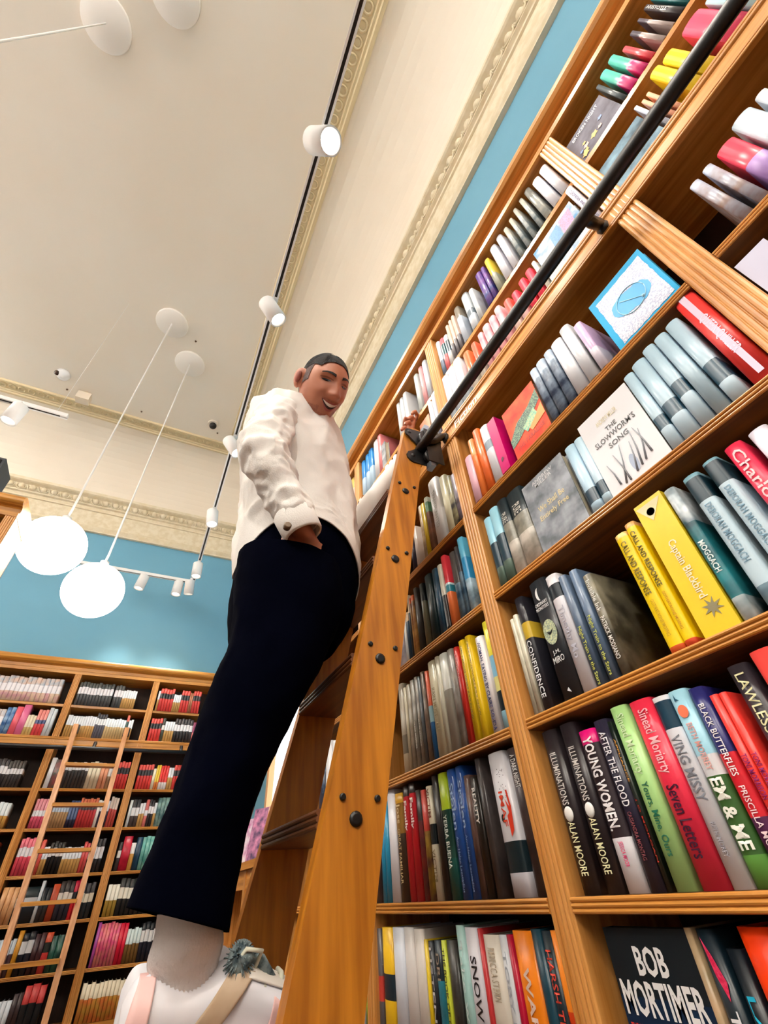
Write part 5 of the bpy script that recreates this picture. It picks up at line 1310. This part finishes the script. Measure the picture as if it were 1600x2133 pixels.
# trousers
TR = pbr('black navy trousers', '#01020b', '#02030e', rough=1.0, scale=6, spec=.02, bump=.1, bscale=250)
b = MB()
hipr = [(.262, .99, .80, .13, 0, .14), (.268, .985, .70, .15, 0, .145), (.268, .985, .60, .155, 0, .145), (.262, .985, .50, .145, 0, .14), (.25, .985, .44, .12, 0, .12)]
loft(b, hipr, 60, 40, 2.2, .004, 8)
near = [pxring((498, 1150), (705, 1205), .915, .10), pxring((489, 1235), (713, 1285), .915, .108), pxring((475, 1340), (676, 1370), .915, .105), pxring((444, 1410), (643, 1435), .915, .10),
        pxring((412, 1500), (604, 1510), .915, .098), pxring((376, 1600), (558, 1605), .915, .092), pxring((335, 1700), (524, 1700), .915, .09), pxring((296, 1800), (497, 1796), .915, .088),
        pxring((262, 1890), (474, 1942), .915, .088)]
loft(b, near, 60, 110, 2.15, .007, 8, (1, 1, .6))
far = []
for (Lp, Rp) in (((525, 1160), (690, 1205)), ((515, 1240), (690, 1285)), ((500, 1340), (655, 1370)), ((470, 1410), (622, 1435)), ((436, 1500), (585, 1510)), ((398, 1600), (540, 1605)), ((358, 1700), (505, 1700)), ((320, 1800), (475, 1796)), ((288, 1890), (450, 1935))):
    far.append(pxring(Lp, Rp, 1.085, .082))
loft(b, far, 40, 60, 2.1, .005, 8)
o = pbuild(b, 'trousers', TR); md = o.modifiers.new('thick', 'SOLIDIFY'); md.thickness = .0025; md.offset = -1
# socks and shoes (right one in view, left one behind it)
SOCK = pbr('cream ribbed sock', '#f6f0ee', '#eee4e0', rough=.9, scale=3, stretch=(1, 1, 1), bump=.4, bscale=70)
def leg_end(dy, k):
    y = .915 + dy
    b = MB()
    rings = [pxring((330 + 8 * k, 1905), (458 - 8 * k, 1915), y, .052), pxring((324 + 8 * k, 1950), (462 - 8 * k, 1960), y, .053), pxring((308 + 8 * k, 2010), (452 - 8 * k, 2005), y, .040), pxring((318 + 8 * k, 2050), (446 - 8 * k, 2040), y, .030), pxring((330 + 8 * k, 2095), (436 - 8 * k, 2085), y, .022)]
    rows = loft(b, rings, 90, 30, 2, 0.0)
    base = len(b.v) - 30 * 90
    for i in range(30):
        for j in range(90):
            p = V(b.v[base + i * 90 + j]); c = V((sum(q.x for q in rows[i]) / 90, y, p.z)); dd = (p - c).normalized()
            b.v[base + i * 90 + j] = tuple(p + dd * (.0016 * math.cos(PI * j)))
    sock = pbuild(b, 'sock', SOCK)
    x0, z0 = .064 * (1 + dy * .6), -.1585
    xs = [0, .012, .04, .08, .115, .145, .18, .22, .26, .285, .298]
    hs = [.066, .090, .092, .082, .094, .104, .082, .066, .056, .044, .02]
    ws = [.012, .030, .036, .038, .041, .044, .048, .050, .045, .034, .010]
    b = MB(); rows = []
    for (xx, hh, ww) in catmull(list(zip(xs, hs, ws)), 46):
        rows.append([(x0 + xx, y + ww * math.copysign(abs(math.cos(t)) ** .75, math.cos(t)) * (1 - .25 * max(0, math.sin(t)) ** 2), z0 + .018 + max(.004, hh - .018) * (.5 + .5 * math.sin(t)) ** .9) for t in [2 * PI * j / 36 for j in range(36)]])
    b.grid(rows, 0, True, True, True)
    shoe = pbuild(b, 'shoe', pbr('white leather', '#eceaf0', '#e2e2ea', rough=.5, scale=10))
    b = MB(); rows = []
    for (xx, hh, ww) in catmull(list(zip(xs, hs, ws)), 40):
        rows.append([(x0 - .006 + xx * 1.04, y + (ww + .007) * q, z0 + zz) for q, zz in ((-1, 0), (-1.02, .012), (-.98, .026), (.98, .026), (1.02, .012), (1, 0))])
    b.grid(rows, 0, True, True, True); pbuild(b, 'sole', pbr('pale rubber', '#ead8d4', rough=.6), shoe)
    if k == 0:
        def side(name, mat, quad, off=.003, n=10):
            """panel lying on the near side of the shoe: quad of (x, z) corners"""
            b = MB(); rows = []
            for i in range(n + 1):
                row = []
                for j in range(n + 1):
                    s, t = i / n, j / n
                    px = [lerp(lerp(quad[0][c], quad[1][c], s), lerp(quad[3][c], quad[2][c], s), t) for c in (0, 1)]
                    hh, ww = 0, 0
                    for q in range(len(xs) - 1):
                        if xs[q] <= px[0] <= xs[q + 1]:
                            f = (px[0] - xs[q]) / (xs[q + 1] - xs[q]); hh = lerp(hs[q], hs[q + 1], f); ww = lerp(ws[q], ws[q + 1], f)
                    v = max(-1, min(1, 2 * (max(0, (px[1] - .018) / max(.01, hh - .018))) ** 1.11 - 1))
                    tt = math.asin(v); wd = ww * abs(math.cos(tt)) ** .75 * (1 - .25 * max(0, math.sin(tt)) ** 2)
                    row.append((x0 + px[0], y - wd - off, z0 + px[1]))
                rows.append(row)
            b.grid(rows, 0, True); o = pbuild(b, name, mat, shoe)
            md = o.modifiers.new('thick', 'SOLIDIFY'); md.thickness = .002; md.offset = 1
            return o
        side('side_strap', pbr('beige suede', '#cbb49a', '#bda488', rough=.8, scale=20), [(.075, .03), (.11, .028), (.165, .088), (.135, .095)])
        side('heel_panel', pbr('pale pink leather', '#eec4c0', rough=.6), [(.004, .03), (.03, .03), (.034, .092), (.014, .092)])
        side('toe_stripe', MATS['pale pink leather'], [(.02, .026), (.085, .022), (.09, .034), (.02, .042)])
        side('side_emblem', MATS['pale pink leather'], [(.18, .024), (.21, .024), (.196, .052), (.186, .058)])
        side('eyestay', pbr('off white leather', '#e6dfd6', rough=.6), [(.15, .078), (.25, .048), (.255, .054), (.16, .096)])
        for q in ((.142, .082), (.150, .088), (.150, .076)):
            b = MB(); b.ball((x0 + q[0], y - .040, z0 + q[1]), (.002, .004, .002), 8, 6); pbuild(b, 'eyelet', pbr('brass', '#7a6038', rough=.4), shoe)
        lc = pbr('cream laces', '#dcdcc8', rough=.8)
        for q in range(4):
            xx, hh = .150 + .024 * q, (.1, .086, .074, .066)[q]
            b = MB(); b.tube([(x0 + xx, y - .040, z0 + hh - .02), (x0 + xx + .005, y - .02, z0 + hh + .003), (x0 + xx + .008, y + .012, z0 + hh + .005), (x0 + xx + .012, y + .034, z0 + hh - .012)], .0034, 8); pbuild(b, 'lace', lc, shoe)
        b = MB(); b.tube([(x0 + .13, y - .030, z0 + .088), (x0 + .142, y - .05, z0 + .108), (x0 + .165, y - .045, z0 + .104), (x0 + .16, y - .03, z0 + .085)], .003, 8); pbuild(b, 'lace', lc, shoe)
        # fluffy grey-green charm tied to the laces
        b = MB(); random.seed(4)
        cc = P(500, 1998, y - .03)
        b.ball(cc, (.017, .015, .019), 20, 14); b.ball(cc + V((.006, -.012, .002)), (.010, .008, .010), 14, 10)
        b.tube([cc + V((.01, 0, .006)), cc + V((.03, .0, -.004)), P(575, 2050, y - .02)], [.008, .0075, .005], 10)
        for q in range(220):
            a, e = random.uniform(0, 2 * PI), random.uniform(-1.3, 1.5); d = V((math.cos(a) * math.cos(e), math.sin(a) * math.cos(e), math.sin(e)))
            s0 = cc + d * .015; b.tube([s0, s0 + d * .008 + V((0, 0, -.002))], [.0016, .0004], 4)
        o = pbuild(b, 'fluffy_charm', pbr('grey green plush', '#40525a', '#8a9a9c', rough=.95, scale=70), shoe)
        o['label'] = 'fluffy grey green charm on the laces'
    return shoe
leg_end(0, 0)
leg_end(.17, 1)
